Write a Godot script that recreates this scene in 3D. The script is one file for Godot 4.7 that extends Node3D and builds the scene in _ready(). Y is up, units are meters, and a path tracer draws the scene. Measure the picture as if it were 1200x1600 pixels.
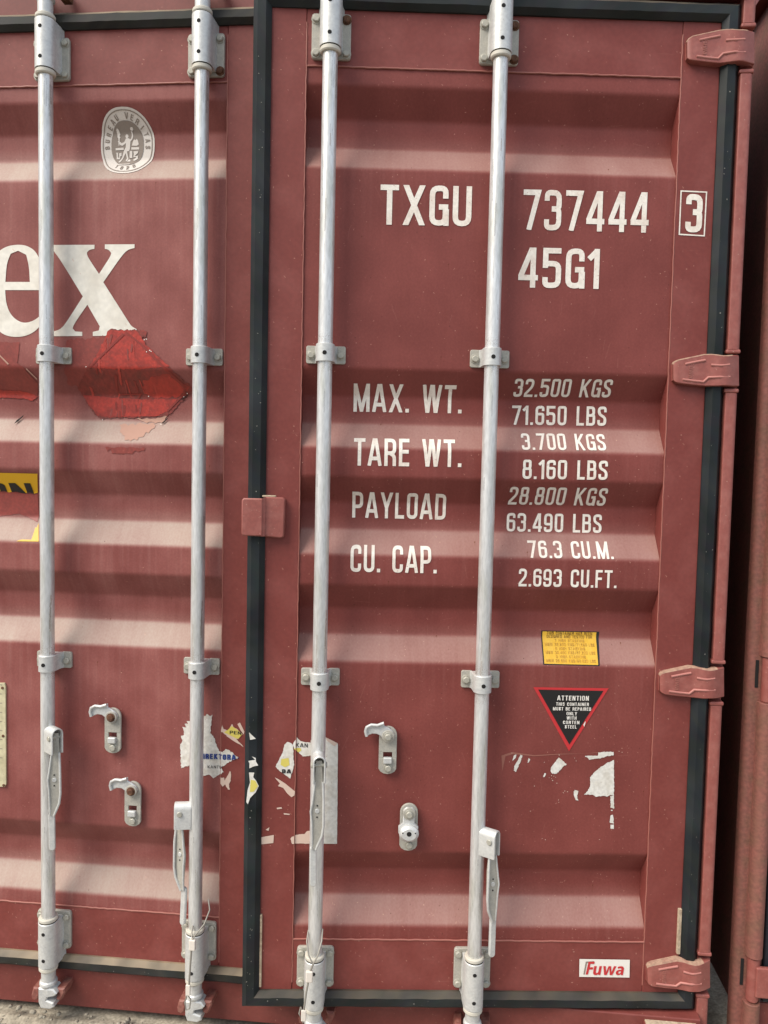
extends Node3D

# ---------------------------------------------------------------- mesh builder
class MB:
	var v := PackedVector3Array()
	var n := PackedVector3Array()
	var t := PackedVector2Array()
	var c := PackedColorArray()
	var col := Color.WHITE
	var xf := Transform3D.IDENTITY

	func put(p: Vector3, q: Vector3) -> void:
		var w: Vector3 = xf * p
		v.append(w)
		n.append((xf.basis * q).normalized())
		t.append(Vector2(w.x, w.y))
		c.append(col)

	func tri(a: Vector3, b: Vector3, d: Vector3, na: Vector3, nb: Vector3, nd: Vector3) -> void:
		var s: float = (b - a).cross(d - a).dot(na + nb + nd)
		if xf.basis.determinant() < 0.0:
			s = -s
		put(a, na)
		if s > 0.0:
			put(d, nd)
			put(b, nb)
		else:
			put(b, nb)
			put(d, nd)

	func quad(a: Vector3, b: Vector3, d: Vector3, e: Vector3, q: Vector3) -> void:
		tri(a, b, d, q, q, q)
		tri(a, d, e, q, q, q)

	func quads(a: Vector3, b: Vector3, d: Vector3, e: Vector3, na: Vector3, nb: Vector3, nd: Vector3, ne: Vector3) -> void:
		tri(a, b, d, na, nb, nd)
		tri(a, d, e, na, nd, ne)

	# box with rounded edges
	func box(ctr: Vector3, size: Vector3, r := 0.002) -> void:
		var h: Vector3 = size * 0.5
		var rr: float = min(r, min(h.x, min(h.y, h.z)) * 0.95)
		for ax in 3:
			for sg in [-1.0, 1.0]:
				var u: int = (ax + 1) % 3
				var w: int = (ax + 2) % 3
				var us := [-h[u], -h[u] + rr, h[u] - rr, h[u]]
				var ws := [-h[w], -h[w] + rr, h[w] - rr, h[w]]
				var ps := []
				var ns := []
				for i in 4:
					for j in 4:
						var p := Vector3.ZERO
						p[ax] = sg * h[ax]
						p[u] = us[i]
						p[w] = ws[j]
						var q := Vector3(clampf(p.x, -h.x + rr, h.x - rr), clampf(p.y, -h.y + rr, h.y - rr), clampf(p.z, -h.z + rr, h.z - rr))
						var d: Vector3 = (p - q).normalized()
						ps.append(ctr + q + d * rr)
						ns.append(d)
				for i in 3:
					for j in 3:
						var k: int = i * 4 + j
						if (i == 0 or i == 2) and (j == 0 or j == 2) and rr < 0.003:
							pass
						quads(ps[k], ps[k + 4], ps[k + 5], ps[k + 1], ns[k], ns[k + 4], ns[k + 5], ns[k + 1])

	# surface of revolution about local y; list of (radius, y)
	func lathe(pr: Array, seg := 20, ctr := Vector3.ZERO) -> void:
		for i in pr.size() - 1:
			var a: Vector2 = pr[i]
			var b: Vector2 = pr[i + 1]
			var e: Vector2 = b - a
			if e.length() < 1e-6:
				continue
			var nn := Vector2(e.y, -e.x).normalized()
			if a.x + b.x > 0.0 and nn.x < 0.0 and absf(e.y) > 1e-6 and e.y < 0.0:
				nn = nn
			for k in seg:
				var t0: float = TAU * k / seg
				var t1: float = TAU * (k + 1) / seg
				var d0 := Vector3(cos(t0), 0, sin(t0))
				var d1 := Vector3(cos(t1), 0, sin(t1))
				var up := Vector3(0, 1, 0)
				quads(ctr + d0 * a.x + up * a.y, ctr + d0 * b.x + up * b.y, ctr + d1 * b.x + up * b.y, ctr + d1 * a.x + up * a.y,
					d0 * nn.x + up * nn.y, d0 * nn.x + up * nn.y, d1 * nn.x + up * nn.y, d1 * nn.x + up * nn.y)

	func tube(pts: Array, r: float, seg := 8) -> void:
		var rings := []
		var nr := []
		var prev := Vector3.ZERO
		for i in pts.size():
			var d: Vector3
			if i == 0:
				d = pts[1] - pts[0]
			elif i == pts.size() - 1:
				d = pts[i] - pts[i - 1]
			else:
				d = (pts[i + 1] - pts[i]).normalized() + (pts[i] - pts[i - 1]).normalized()
			d = d.normalized()
			if prev == Vector3.ZERO:
				prev = d.cross(Vector3(0, 0, 1) if absf(d.z) < 0.8 else Vector3(1, 0, 0)).normalized()
			var x: Vector3 = (prev - d * prev.dot(d)).normalized()
			prev = x
			var y: Vector3 = d.cross(x)
			var ring := []
			var nn := []
			for k in seg:
				var a: float = TAU * k / seg
				var q: Vector3 = x * cos(a) + y * sin(a)
				ring.append(pts[i] + q * r)
				nn.append(q)
			rings.append(ring)
			nr.append(nn)
		for i in pts.size() - 1:
			for k in seg:
				var m: int = (k + 1) % seg
				quads(rings[i][k], rings[i + 1][k], rings[i + 1][m], rings[i][m], nr[i][k], nr[i + 1][k], nr[i + 1][m], nr[i][m])
		for e in [0, pts.size() - 1]:
			var d: Vector3 = (pts[0] - pts[1]).normalized() if e == 0 else (pts[e] - pts[e - 1]).normalized()
			for k in seg:
				tri(pts[e], rings[e][k], rings[e][(k + 1) % seg], d, d, d)

	# outline in x,y pushed from z0 to z1 with a chamfer round the front
	func extrude(src: PackedVector2Array, z0: float, z1: float, bev := 0.0015, back := false) -> void:
		var p := src.duplicate()
		if Geometry2D.is_polygon_clockwise(p):
			p.reverse()
		var m := p.size()
		var en := []
		for i in m:
			var e: Vector2 = (p[(i + 1) % m] - p[i]).normalized()
			en.append(Vector2(e.y, -e.x))
		var ins := PackedVector2Array()
		var vn := []
		for i in m:
			var a: Vector2 = en[(i + m - 1) % m]
			var b: Vector2 = en[i]
			var s: Vector2 = (a + b).normalized()
			var k: float = 1.0 / maxf(0.5, s.dot(b))
			ins.append(p[i] - s * bev * k)
			vn.append(s)
		for i in m:
			var j: int = (i + 1) % m
			var e3 := Vector3(en[i].x, en[i].y, 0)
			var n0: Vector3 = Vector3(vn[i].x, vn[i].y, 0) if vn[i].dot(en[i]) > 0.85 else e3
			var n1: Vector3 = Vector3(vn[j].x, vn[j].y, 0) if vn[j].dot(en[i]) > 0.85 else e3
			var a0 := Vector3(p[i].x, p[i].y, z0)
			var a1 := Vector3(p[i].x, p[i].y, z1 - bev)
			var b0 := Vector3(p[j].x, p[j].y, z0)
			var b1 := Vector3(p[j].x, p[j].y, z1 - bev)
			quads(a0, a1, b1, b0, n0, n0, n1, n1)
			var f := Vector3(0, 0, 1)
			if bev > 0.0:
				quads(a1, Vector3(ins[i].x, ins[i].y, z1), Vector3(ins[j].x, ins[j].y, z1), b1, n0 + f, n0 + f, n1 + f, n1 + f)
		var ix := Geometry2D.triangulate_polygon(ins)
		for i in range(0, ix.size(), 3):
			var f := Vector3(0, 0, 1)
			tri(Vector3(ins[ix[i]].x, ins[ix[i]].y, z1), Vector3(ins[ix[i + 1]].x, ins[ix[i + 1]].y, z1), Vector3(ins[ix[i + 2]].x, ins[ix[i + 2]].y, z1), f, f, f)
		if back:
			var iy := Geometry2D.triangulate_polygon(p)
			for i in range(0, iy.size(), 3):
				var g := Vector3(0, 0, -1)
				tri(Vector3(p[iy[i]].x, p[iy[i]].y, z0), Vector3(p[iy[i + 1]].x, p[iy[i + 1]].y, z0), Vector3(p[iy[i + 2]].x, p[iy[i + 2]].y, z0), g, g, g)

	func mesh() -> ArrayMesh:
		var a := []
		a.resize(Mesh.ARRAY_MAX)
		a[Mesh.ARRAY_VERTEX] = v
		a[Mesh.ARRAY_NORMAL] = n
		a[Mesh.ARRAY_TEX_UV] = t
		a[Mesh.ARRAY_COLOR] = c
		var m := ArrayMesh.new()
		m.add_surface_from_arrays(Mesh.PRIMITIVE_TRIANGLES, a)
		return m


# ---------------------------------------------------------------- constants
const DOOR_TURN := 0.11196          # the right leaf stands ajar by this angle
const DOOR_Z := 0.09611
const SEAM_LO := 0.30
const SEAM_HI := 2.57
const ROD_W := 0.038
const ROD_R := 0.0185
var tops := [2.527, 1.820, 1.541, 1.258, 0.541]
var knots := PackedVector2Array()    # (height, depth) of the pressed panel
var M := {}
var wob := FastNoiseLite.new()
var rng := RandomNumberGenerator.new()
var used := {}


func pv(a: Array) -> PackedVector2Array:
	var r := PackedVector2Array()
	for i in range(0, a.size(), 2):
		r.append(Vector2(a[i], a[i + 1]))
	return r


func numbered(s: String) -> String:
	var k: int = used.get(s, 0)
	used[s] = k + 1
	return s if k == 0 else "%s_%03d" % [s, k]


func thing(called: String, label: String, category: String, at: Transform3D, group := "") -> Node3D:
	var o := Node3D.new()
	o.name = numbered(called)
	add_child(o)
	o.transform = at
	o.set_meta("label", label)
	o.set_meta("category", category)
	if group != "":
		o.set_meta("group", group)
	return o


func part(called: String, st: MB, m: Material, parent: Node3D, label := "") -> MeshInstance3D:
	return part_mesh(called, st.mesh(), m, parent, label)


func part_mesh(called: String, mesh: Mesh, m: Material, parent: Node3D, label := "") -> MeshInstance3D:
	var o := MeshInstance3D.new()
	o.name = called
	o.mesh = mesh
	o.material_override = m
	parent.add_child(o, true)
	if label != "":
		o.set_meta("label", label)
	return o


# ---------------------------------------------------------------- pressed panel shape
func round_path(p: PackedVector2Array, r: float, k := 4) -> PackedVector2Array:
	var o := PackedVector2Array()
	o.append(p[0])
	for i in range(1, p.size() - 1):
		var a: Vector2 = p[i - 1] - p[i]
		var b: Vector2 = p[i + 1] - p[i]
		var d: float = min(r, min(a.length(), b.length()) * 0.48)
		var s: Vector2 = p[i] + a.normalized() * d
		var e: Vector2 = p[i] + b.normalized() * d
		for j in k + 1:
			var t: float = float(j) / k
			o.append(s.lerp(p[i], t).lerp(p[i].lerp(e, t), t))
	o.append(p[p.size() - 1])
	return o


func make_profile() -> void:
	var p := PackedVector2Array()
	p.append(Vector2(SEAM_LO - 0.01, -0.004))
	for i in range(tops.size() - 1, -1, -1):
		var t: float = tops[i]
		p.append(Vector2(t - 0.204, -0.004))
		p.append(Vector2(t - 0.137, -0.049))
		p.append(Vector2(t - 0.067, -0.049))
		p.append(Vector2(t, -0.004))
	p.append(Vector2(SEAM_HI + 0.01, -0.004))
	var base := round_path(p, 0.0075)
	for i in base.size():
		if i > 0:
			var n := int(ceil((base[i].x - base[i - 1].x) / 0.05))
			for j in range(1, n):
				knots.append(base[i - 1].lerp(base[i], float(j) / n))
		knots.append(base[i])


func prof(v: float) -> float:
	var lo := 0
	var hi := knots.size() - 1
	if v <= knots[lo].x or v >= knots[hi].x:
		return -0.004
	while hi - lo > 1:
		var m: int = (lo + hi) / 2
		if knots[m].x <= v:
			lo = m
		else:
			hi = m
	return lerpf(knots[lo].y, knots[hi].y, (v - knots[lo].x) / (knots[hi].x - knots[lo].x))


func surf(u: float, v: float, d: Dictionary) -> float:
	if u <= d.u0 or u >= d.u1 or v <= SEAM_LO or v >= SEAM_HI:
		return 0.0
	var e: float = min(min(u - d.u0, d.u1 - u), min(v - SEAM_LO, SEAM_HI - v))
	return prof(v) + wob.get_noise_2d(u * 100.0 + d.seed * 37.0, v * 100.0) * 0.0016 * smoothstep(0.0, 0.08, e)


func panel(d: Dictionary) -> MB:
	var st := MB.new()
	var vs := PackedFloat32Array()
	for i in knots.size():
		var a: float = knots[i].x
		if i > 0:
			var b: float = knots[i - 1].x
			var k := int(ceil((a - b) / 0.04))
			for j in range(1, k):
				vs.append(lerpf(b, a, float(j) / k))
		vs.append(a)
	var nu := 44
	var h := 0.0015
	var P := []
	var N := []
	for i in vs.size():
		var row := []
		var nrow := []
		for j in nu + 1:
			var u: float = lerpf(d.u0 + 0.0005, d.u1 - 0.0005, float(j) / nu)
			var v: float = clampf(vs[i], SEAM_LO + 0.0005, SEAM_HI - 0.0005)
			row.append(Vector3(u, v, surf(u, v, d)))
			var du: float = (surf(u + h, v, d) - surf(u - h, v, d)) / (2 * h) if j > 0 and j < nu else 0.0
			var dv: float = (prof(v + h) - prof(v - h)) / (2 * h)
			nrow.append(Vector3(-du, -dv, 1).normalized())
		P.append(row)
		N.append(nrow)
	for i in vs.size() - 1:
		for j in nu:
			st.quads(P[i][j], P[i + 1][j], P[i + 1][j + 1], P[i][j + 1], N[i][j], N[i + 1][j], N[i + 1][j + 1], N[i][j + 1])
	return st


# ---------------------------------------------------------------- flat print laid on the door
func cut(poly: PackedVector2Array, d: Dictionary) -> Array:
	var lo := 1e9
	var hi := -1e9
	var ul := 1e9
	var ur := -1e9
	for p in poly:
		lo = min(lo, p.y)
		hi = max(hi, p.y)
		ul = min(ul, p.x)
		ur = max(ur, p.x)
	var out := []
	var cols := [poly]
	for b in [d.u0, d.u1]:
		if ul < b and ur > b:
			var nxt := []
			for q in cols:
				nxt.append_array(Geometry2D.intersect_polygons(q, pv([ul - 1, lo - 1, b, lo - 1, b, hi + 1, ul - 1, hi + 1])))
				nxt.append_array(Geometry2D.intersect_polygons(q, pv([b, lo - 1, ur + 1, lo - 1, ur + 1, hi + 1, b, hi + 1])))
			cols = nxt
	if ur - ul > 0.06:
		var nxt := []
		for q in cols:
			for k in range(int(floor(ul / 0.05)), int(floor(ur / 0.05)) + 1):
				nxt.append_array(Geometry2D.intersect_polygons(q, pv([k * 0.05, lo - 1, k * 0.05 + 0.05, lo - 1, k * 0.05 + 0.05, hi + 1, k * 0.05, hi + 1])))
		cols = nxt
	for q in cols:
		var prev := -10.0
		for i in knots.size() + 1:
			var nx: float = knots[i].x if i < knots.size() else 10.0
			if nx > lo and prev < hi:
				if prev <= lo and nx >= hi:
					out.append(q)
				elif nx - prev > 1e-6:
					out.append_array(Geometry2D.intersect_polygons(q, pv([ul - 1, prev, ur + 1, prev, ur + 1, nx, ul - 1, nx])))
			prev = nx
	return out


func decal(called: String, polys: Array, m: Material, lift: float, d: Dictionary, label := "", flat := INF, parent: Node3D = null) -> MeshInstance3D:
	var st := MB.new()
	var k := 0
	var h := 0.0015
	for q in polys:
		var pieces := [q] if flat != INF else cut(q, d)
		var off: float = lift + 0.00012 * (k % 5)
		k += 1
		for piece in pieces:
			if piece.size() < 3:
				continue
			var ix := Geometry2D.triangulate_polygon(piece)
			var cu := 0.0
			for p in piece:
				cu += p.x / piece.size()
			for i in range(0, ix.size(), 3):
				var tp := []
				var tn := []
				for j in 3:
					var p: Vector2 = piece[ix[i + j]]
					var nn := Vector3(0, 0, 1)
					var w := 0.0
					if flat != INF:
						w = flat
					else:
						var uu: float = p.x
						if cu > d.u0 and cu < d.u1:
							uu = clampf(p.x, d.u0 + 0.0004, d.u1 - 0.0004)
							nn = Vector3(0, -(prof(p.y + h) - prof(p.y - h)) / (2 * h), 1).normalized()
						else:
							uu = 99.0
						w = surf(uu, p.y, d)
					tp.append(Vector3(p.x, p.y, w) + nn * off)
					tn.append(nn)
				st.tri(tp[0], tp[1], tp[2], tn[0], tn[1], tn[2])
	if st.v.size() == 0:
		return null
	return part(called, st, m, d.node if parent == null else parent, label)


# ---------------------------------------------------------------- stencil lettering: each letter as strokes
func glyph(ch: String, s: float) -> Array:
	var h: float = s * 0.5
	var w := 0.47
	var L := []
	match ch:
		"0", "O": L = [[[w / 2, 1 - h, w - h, 1 - h, w - h, h, h, h, h, 1 - h, w / 2, 1 - h], 0.17]]
		"1":
			w = 0.27
			L = [[[w - h, 0, w - h, 1], 0.0], [[0.0, 0.74, w - h, 0.95], 0.0]]
		"2": L = [[[h, 0.70, h, 1 - h, w - h, 1 - h, w - h, 0.58, h, 0.17, h, 0.08], 0.16], [[0, h, w, h], 0.0]]
		"3": L = [[[h, 0.73, h, 1 - h, w - h, 1 - h, w - h, 0.53, 0.2, 0.53], 0.16], [[0.2, 0.53, w - h, 0.53, w - h, h, h, h, h, 0.27], 0.16]]
		"4":
			w = 0.50
			L = [[[w * 0.74, 0, w * 0.74, 1], 0.0], [[w * 0.68, 0.99, h * 0.8, 0.27], 0.0], [[0, 0.25, w, 0.25], 0.0]]
		"5": L = [[[w - 0.01, 1 - h, h, 1 - h, h, 0.5], 0.0], [[h, 0.55, h + 0.03, 0.61, w - h, 0.61, w - h, h, h, h, h, 0.27], 0.15]]
		"6": L = [[[w - h, 0.73, w - h, 1 - h, h, 1 - h, h, 0.35], 0.16], [[w / 2, 0.57, w - h, 0.57, w - h, h, h, h, h, 0.57, w / 2, 0.57], 0.16]]
		"7": L = [[[0, 1 - h, w - h * 0.9, 1 - h, w * 0.72, 0.66, w * 0.36, 0], 0.0]]
		"8": L = [[[w / 2, 1 - h, w - h - 0.02, 1 - h, w - h - 0.02, 0.53, h + 0.02, 0.53, h + 0.02, 1 - h, w / 2, 1 - h], 0.15], [[w / 2, 0.53, w - h, 0.53, w - h, h, h, h, h, 0.53, w / 2, 0.53], 0.15]]
		"9": L = [[[h, 0.27, h, h, w - h, h, w - h, 0.65], 0.16], [[w / 2, 0.43, w - h, 0.43, w - h, 1 - h, h, 1 - h, h, 0.43, w / 2, 0.43], 0.16]]
		"A":
			w = 0.54
			L = [[[h * 0.75, 0, w / 2 - h * 0.35, 1], 0.0], [[w / 2 + h * 0.35, 1, w - h * 0.75, 0], 0.0], [[w * 0.2, 0.27, w * 0.8, 0.27], 0.0]]
		"B": L = [[[h, 0, h, 1], 0.0], [[h, 1 - h, w - h - 0.02, 1 - h, w - h - 0.02, 0.53, h, 0.53], 0.13], [[w * 0.5, 0.53, w - h, 0.53, w - h, h, h, h], 0.13]]
		"C": L = [[[w - h, 0.68, w - h, 1 - h, h, 1 - h, h, h, w - h, h, w - h, 0.32], 0.17]]
		"D": L = [[[h, 0, h, 1], 0.0], [[h, 1 - h, w - h, 1 - h, w - h, h, h, h], 0.17]]
		"E":
			w = 0.42
			L = [[[h, 0, h, 1], 0.0], [[h, 1 - h, w, 1 - h], 0.0], [[h, 0.53, w - 0.03, 0.53], 0.0], [[h, h, w, h], 0.0]]
		"F":
			w = 0.40
			L = [[[h, 0, h, 1], 0.0], [[h, 1 - h, w, 1 - h], 0.0], [[h, 0.51, w - 0.03, 0.51], 0.0]]
		"G": L = [[[w - h, 0.68, w - h, 1 - h, h, 1 - h, h, h, w - h, h, w - h, 0.45], 0.17], [[w * 0.5, 0.47, w, 0.47], 0.0], [[w - h * 0.7, 0, w - h * 0.7, 0.42], 0.0]]
		"H": L = [[[h, 0, h, 1], 0.0], [[w - h, 0, w - h, 1], 0.0], [[h, 0.53, w - h, 0.53], 0.0]]
		"I":
			w = s
			L = [[[h, 0, h, 1], 0.0]]
		"K":
			w = 0.52
			L = [[[h, 0, h, 1], 0.0], [[w - h * 0.9, 1.02, h, 0.36], 0.0], [[w * 0.38, 0.56, w - h * 0.8, -0.02], 0.0]]
		"L":
			w = 0.40
			L = [[[h, 0, h, 1], 0.0], [[h, h, w, h], 0.0]]
		"M":
			w = 0.64
			L = [[[h, 0, h, 1], 0.0], [[w - h, 0, w - h, 1], 0.0], [[h, 1.02, w / 2 + 0.01, 0.0], 0.0], [[w - h, 1.02, w / 2 - 0.01, 0.0], 0.0]]
		"N":
			w = 0.50
			L = [[[h, 0, h, 1], 0.0], [[w - h, 0, w - h, 1], 0.0], [[h, 1.02, w - h, -0.02], 0.0]]
		"P": L = [[[h, 0, h, 1], 0.0], [[h, 1 - h, w - h, 1 - h, w - h, 0.43, h, 0.43], 0.15]]
		"R": L = [[[h, 0, h, 1], 0.0], [[h, 1 - h, w - h, 1 - h, w - h, 0.47, h, 0.47], 0.15], [[w * 0.48, 0.47, w - h, 0.36, w - h * 0.95, 0], 0.1]]
		"S": L = [[[w - h, 0.70, w - h, 1 - h, h, 1 - h, h, 0.60, w - h, 0.43, w - h, h, h, h, h, 0.30], 0.16]]
		"T":
			w = 0.46
			L = [[[0, 1 - h, w, 1 - h], 0.0], [[w / 2, 0, w / 2, 1 - h], 0.0]]
		"U": L = [[[h, 1, h, h, w - h, h, w - h, 1], 0.18]]
		"V":
			w = 0.52
			L = [[[h * 0.75, 1, w / 2 - h * 0.35, 0], 0.0], [[w / 2 + h * 0.35, 0, w - h * 0.75, 1], 0.0]]
		"W":
			w = 0.74
			L = [[[h * 0.75, 1, w * 0.27, 0], 0.0], [[w * 0.29, 0, w * 0.47, 1], 0.0], [[w * 0.53, 1, w * 0.71, 0], 0.0], [[w * 0.73, 0, w - h * 0.75, 1], 0.0]]
		"X":
			w = 0.54
			L = [[[h * 0.8, -0.02, w - h * 0.8, 1.02], 0.0], [[h * 0.8, 1.02, w - h * 0.8, -0.02], 0.0]]
		"Y":
			w = 0.52
			L = [[[h * 0.75, 1.02, w / 2, 0.40], 0.0], [[w - h * 0.75, 1.02, w / 2, 0.40], 0.0], [[w / 2, 0, w / 2, 0.44], 0.0]]
		".":
			w = s * 1.05
			L = [[[0, h, w, h], 0.0]]
		",":
			w = s * 1.05
			L = [[[0, h, w, h], 0.0], [[w * 0.7, 0.05, w * 0.3, -0.12], 0.0]]
		"/":
			w = 0.4
			L = [[[h, -0.02, w - h, 1.02], 0.0]]
		_:
			w = 0.30
	return [w, L]


func strokes(L: Array, s: float) -> Array:
	var out := []
	for g in L:
		var p := pv(g[0])
		if g[1] > 0.0:
			p = round_path(p, g[1], 4)
		var q := PackedVector2Array()
		for i in p.size():
			if i == 0 or p[i].distance_to(q[q.size() - 1]) > 1e-5:
				q.append(p[i])
		var closed: bool = q.size() > 4 and q[0].distance_to(q[q.size() - 1]) < 1e-5
		var a := PackedVector2Array()
		var b := PackedVector2Array()
		var m := q.size()
		for i in m:
			var d0: Vector2 = (q[i] - q[i - 1]).normalized() if i > 0 else ((q[m - 1] - q[m - 2]).normalized() if closed else (q[1] - q[0]).normalized())
			var d1: Vector2 = (q[i + 1] - q[i]).normalized() if i < m - 1 else ((q[1] - q[0]).normalized() if closed else d0)
			var n0 := Vector2(-d0.y, d0.x)
			var n1 := Vector2(-d1.y, d1.x)
			var mm: Vector2 = (n0 + n1).normalized()
			mm *= s * 0.5 / maxf(0.4, mm.dot(n1))
			a.append(q[i] + mm)
			b.append(q[i] - mm)
		if closed:
			for i in m - 1:
				out.append([PackedVector2Array([a[i], a[i + 1], b[i + 1], b[i]]), out.size()])
		else:
			b.reverse()
			a.append_array(b)
			if Geometry2D.triangulate_polygon(a).size() > 0:
				out.append([a, out.size()])
	return out


func text_polys(s: String, weight := 0.15, gap := 0.11) -> Dictionary:
	var x := 0.0
	var polys := []
	for ch in s:
		var g := glyph(ch, weight)
		for q in strokes(g[1], weight):
			var box := pv([-1, -0.15 if ch == "," else 0.0, 2, -0.15 if ch == "," else 0.0, 2, 1, -1, 1])
			for r in Geometry2D.intersect_polygons(q[0], box):
				polys.append(Transform2D(0, Vector2(x, 0)) * r)
		x += g[0] + gap
	return {"polys": polys, "width": x - gap}


# three corners: lower left, upper left, lower right
func lay(tp: Dictionary, c: PackedVector2Array, slant := 0.0) -> Array:
	var ex: Vector2 = (c[2] - c[0]) / tp.width
	var ey := Vector2(slant, c[1].y - c[0].y)
	var out := []
	for q in tp.polys:
		out.append(Transform2D(ex, ey, c[0]) * q)
	return out


func centred(s: String, mid: Vector2, height: float, width: float, weight := 0.17, gap := 0.14) -> Array:
	var tp := text_polys(s, weight, gap)
	return lay(tp, PackedVector2Array([mid + Vector2(-width / 2, 0), mid + Vector2(-width / 2, height), mid + Vector2(width / 2, 0)]))


func oval(ctr: Vector2, rx: float, ry: float, k := 40, pw := 2.3) -> PackedVector2Array:
	var r := PackedVector2Array()
	for i in k:
		var a: float = TAU * i / k
		var cx: float = cos(a)
		var sy: float = sin(a)
		r.append(ctr + Vector2(signf(cx) * pow(absf(cx), 2.0 / pw) * rx, signf(sy) * pow(absf(sy), 2.0 / pw) * ry))
	return r


func ragged(p: PackedVector2Array, amp: float, step: float, sd: int) -> PackedVector2Array:
	var g := RandomNumberGenerator.new()
	g.seed = sd
	var o := PackedVector2Array()
	amp = minf(amp * 1.5, 0.004)
	for i in p.size():
		var a: Vector2 = p[i]
		var b: Vector2 = p[(i + 1) % p.size()]
		o.append(a)
		var k := int((b - a).length() / (step * 0.55))
		var nn := Vector2(a.y - b.y, b.x - a.x).normalized()
		for j in range(1, k + 1):
			o.append(a.lerp(b, float(j) / (k + 1)) + nn * g.randf_range(-amp, amp))
	return o if Geometry2D.triangulate_polygon(o).size() > 0 else p


func within(polys: Array, limit: PackedVector2Array) -> Array:
	var out := []
	for q in polys:
		out.append_array(Geometry2D.intersect_polygons(q, limit))
	return out


# ---------------------------------------------------------------- materials
func mat(c: Color, rough := 0.7, metal := 0.0, tex: Texture2D = null, scale := 1.0, tri := true) -> StandardMaterial3D:
	var m := StandardMaterial3D.new()
	m.albedo_color = c
	m.roughness = rough
	m.metallic = metal
	if tex:
		m.albedo_texture = tex
		if tri:
			m.uv1_triplanar = true
			m.uv1_world_triplanar = true
		m.uv1_scale = Vector3(scale, scale, scale)
	return m


func b8(x: float) -> int:
	return clampi(int(x * 255.0 + 0.5), 0, 255)


func noise(f: float, sd: int, oct := 4, kind := FastNoiseLite.TYPE_SIMPLEX_SMOOTH) -> FastNoiseLite:
	var q := FastNoiseLite.new()
	q.seed = sd
	q.noise_type = kind
	q.frequency = f
	q.fractal_octaves = oct
	return q


# a tile: base colour mottled towards a second one, with fine grain and chips of a third
func tile(size: int, base: Color, second: Color, amount: float, grain: float, chip: Color, chips: int, sd: int, f := 0.012) -> ImageTexture:
	var a := noise(f, sd).get_seamless_image(size, size)
	var b := noise(0.11, sd + 1, 3).get_seamless_image(size, size)
	a.convert(Image.FORMAT_L8)
	b.convert(Image.FORMAT_L8)
	var ad := a.get_data()
	var bd := b.get_data()
	var data := PackedByteArray()
	data.resize(size * size * 3)
	for i in size * size:
		var t: float = clampf((ad[i] / 255.0 - 0.35) * 2.0, 0.0, 1.0) * amount
		var g: float = 1.0 + (bd[i] / 255.0 - 0.5) * grain
		var k: int = i * 3
		data[k] = b8(lerpf(base.r, second.r, t) * g)
		data[k + 1] = b8(lerpf(base.g, second.g, t) * g)
		data[k + 2] = b8(lerpf(base.b, second.b, t) * g)
	var img := Image.create_from_data(size, size, false, Image.FORMAT_RGB8, data)
	var r := RandomNumberGenerator.new()
	r.seed = sd
	for i in chips:
		var x := r.randi_range(2, size - 6)
		var y := r.randi_range(2, size - 6)
		var al := r.randf_range(0.25, 0.8)
		for j in r.randi_range(1, 3):
			var px := img.get_pixel(x, y)
			img.set_pixel(x, y, px.lerp(chip, al))
			x += r.randi_range(0, 1)
			y += r.randi_range(0, 1)
	return ImageTexture.create_from_image(img)


func blot(img: Image, x: int, y: int, col: Color, al: float) -> void:
	if x >= 0 and y >= 0 and x < img.get_width() and y < img.get_height():
		img.set_pixel(x, y, img.get_pixel(x, y).lerp(col, al))


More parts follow.
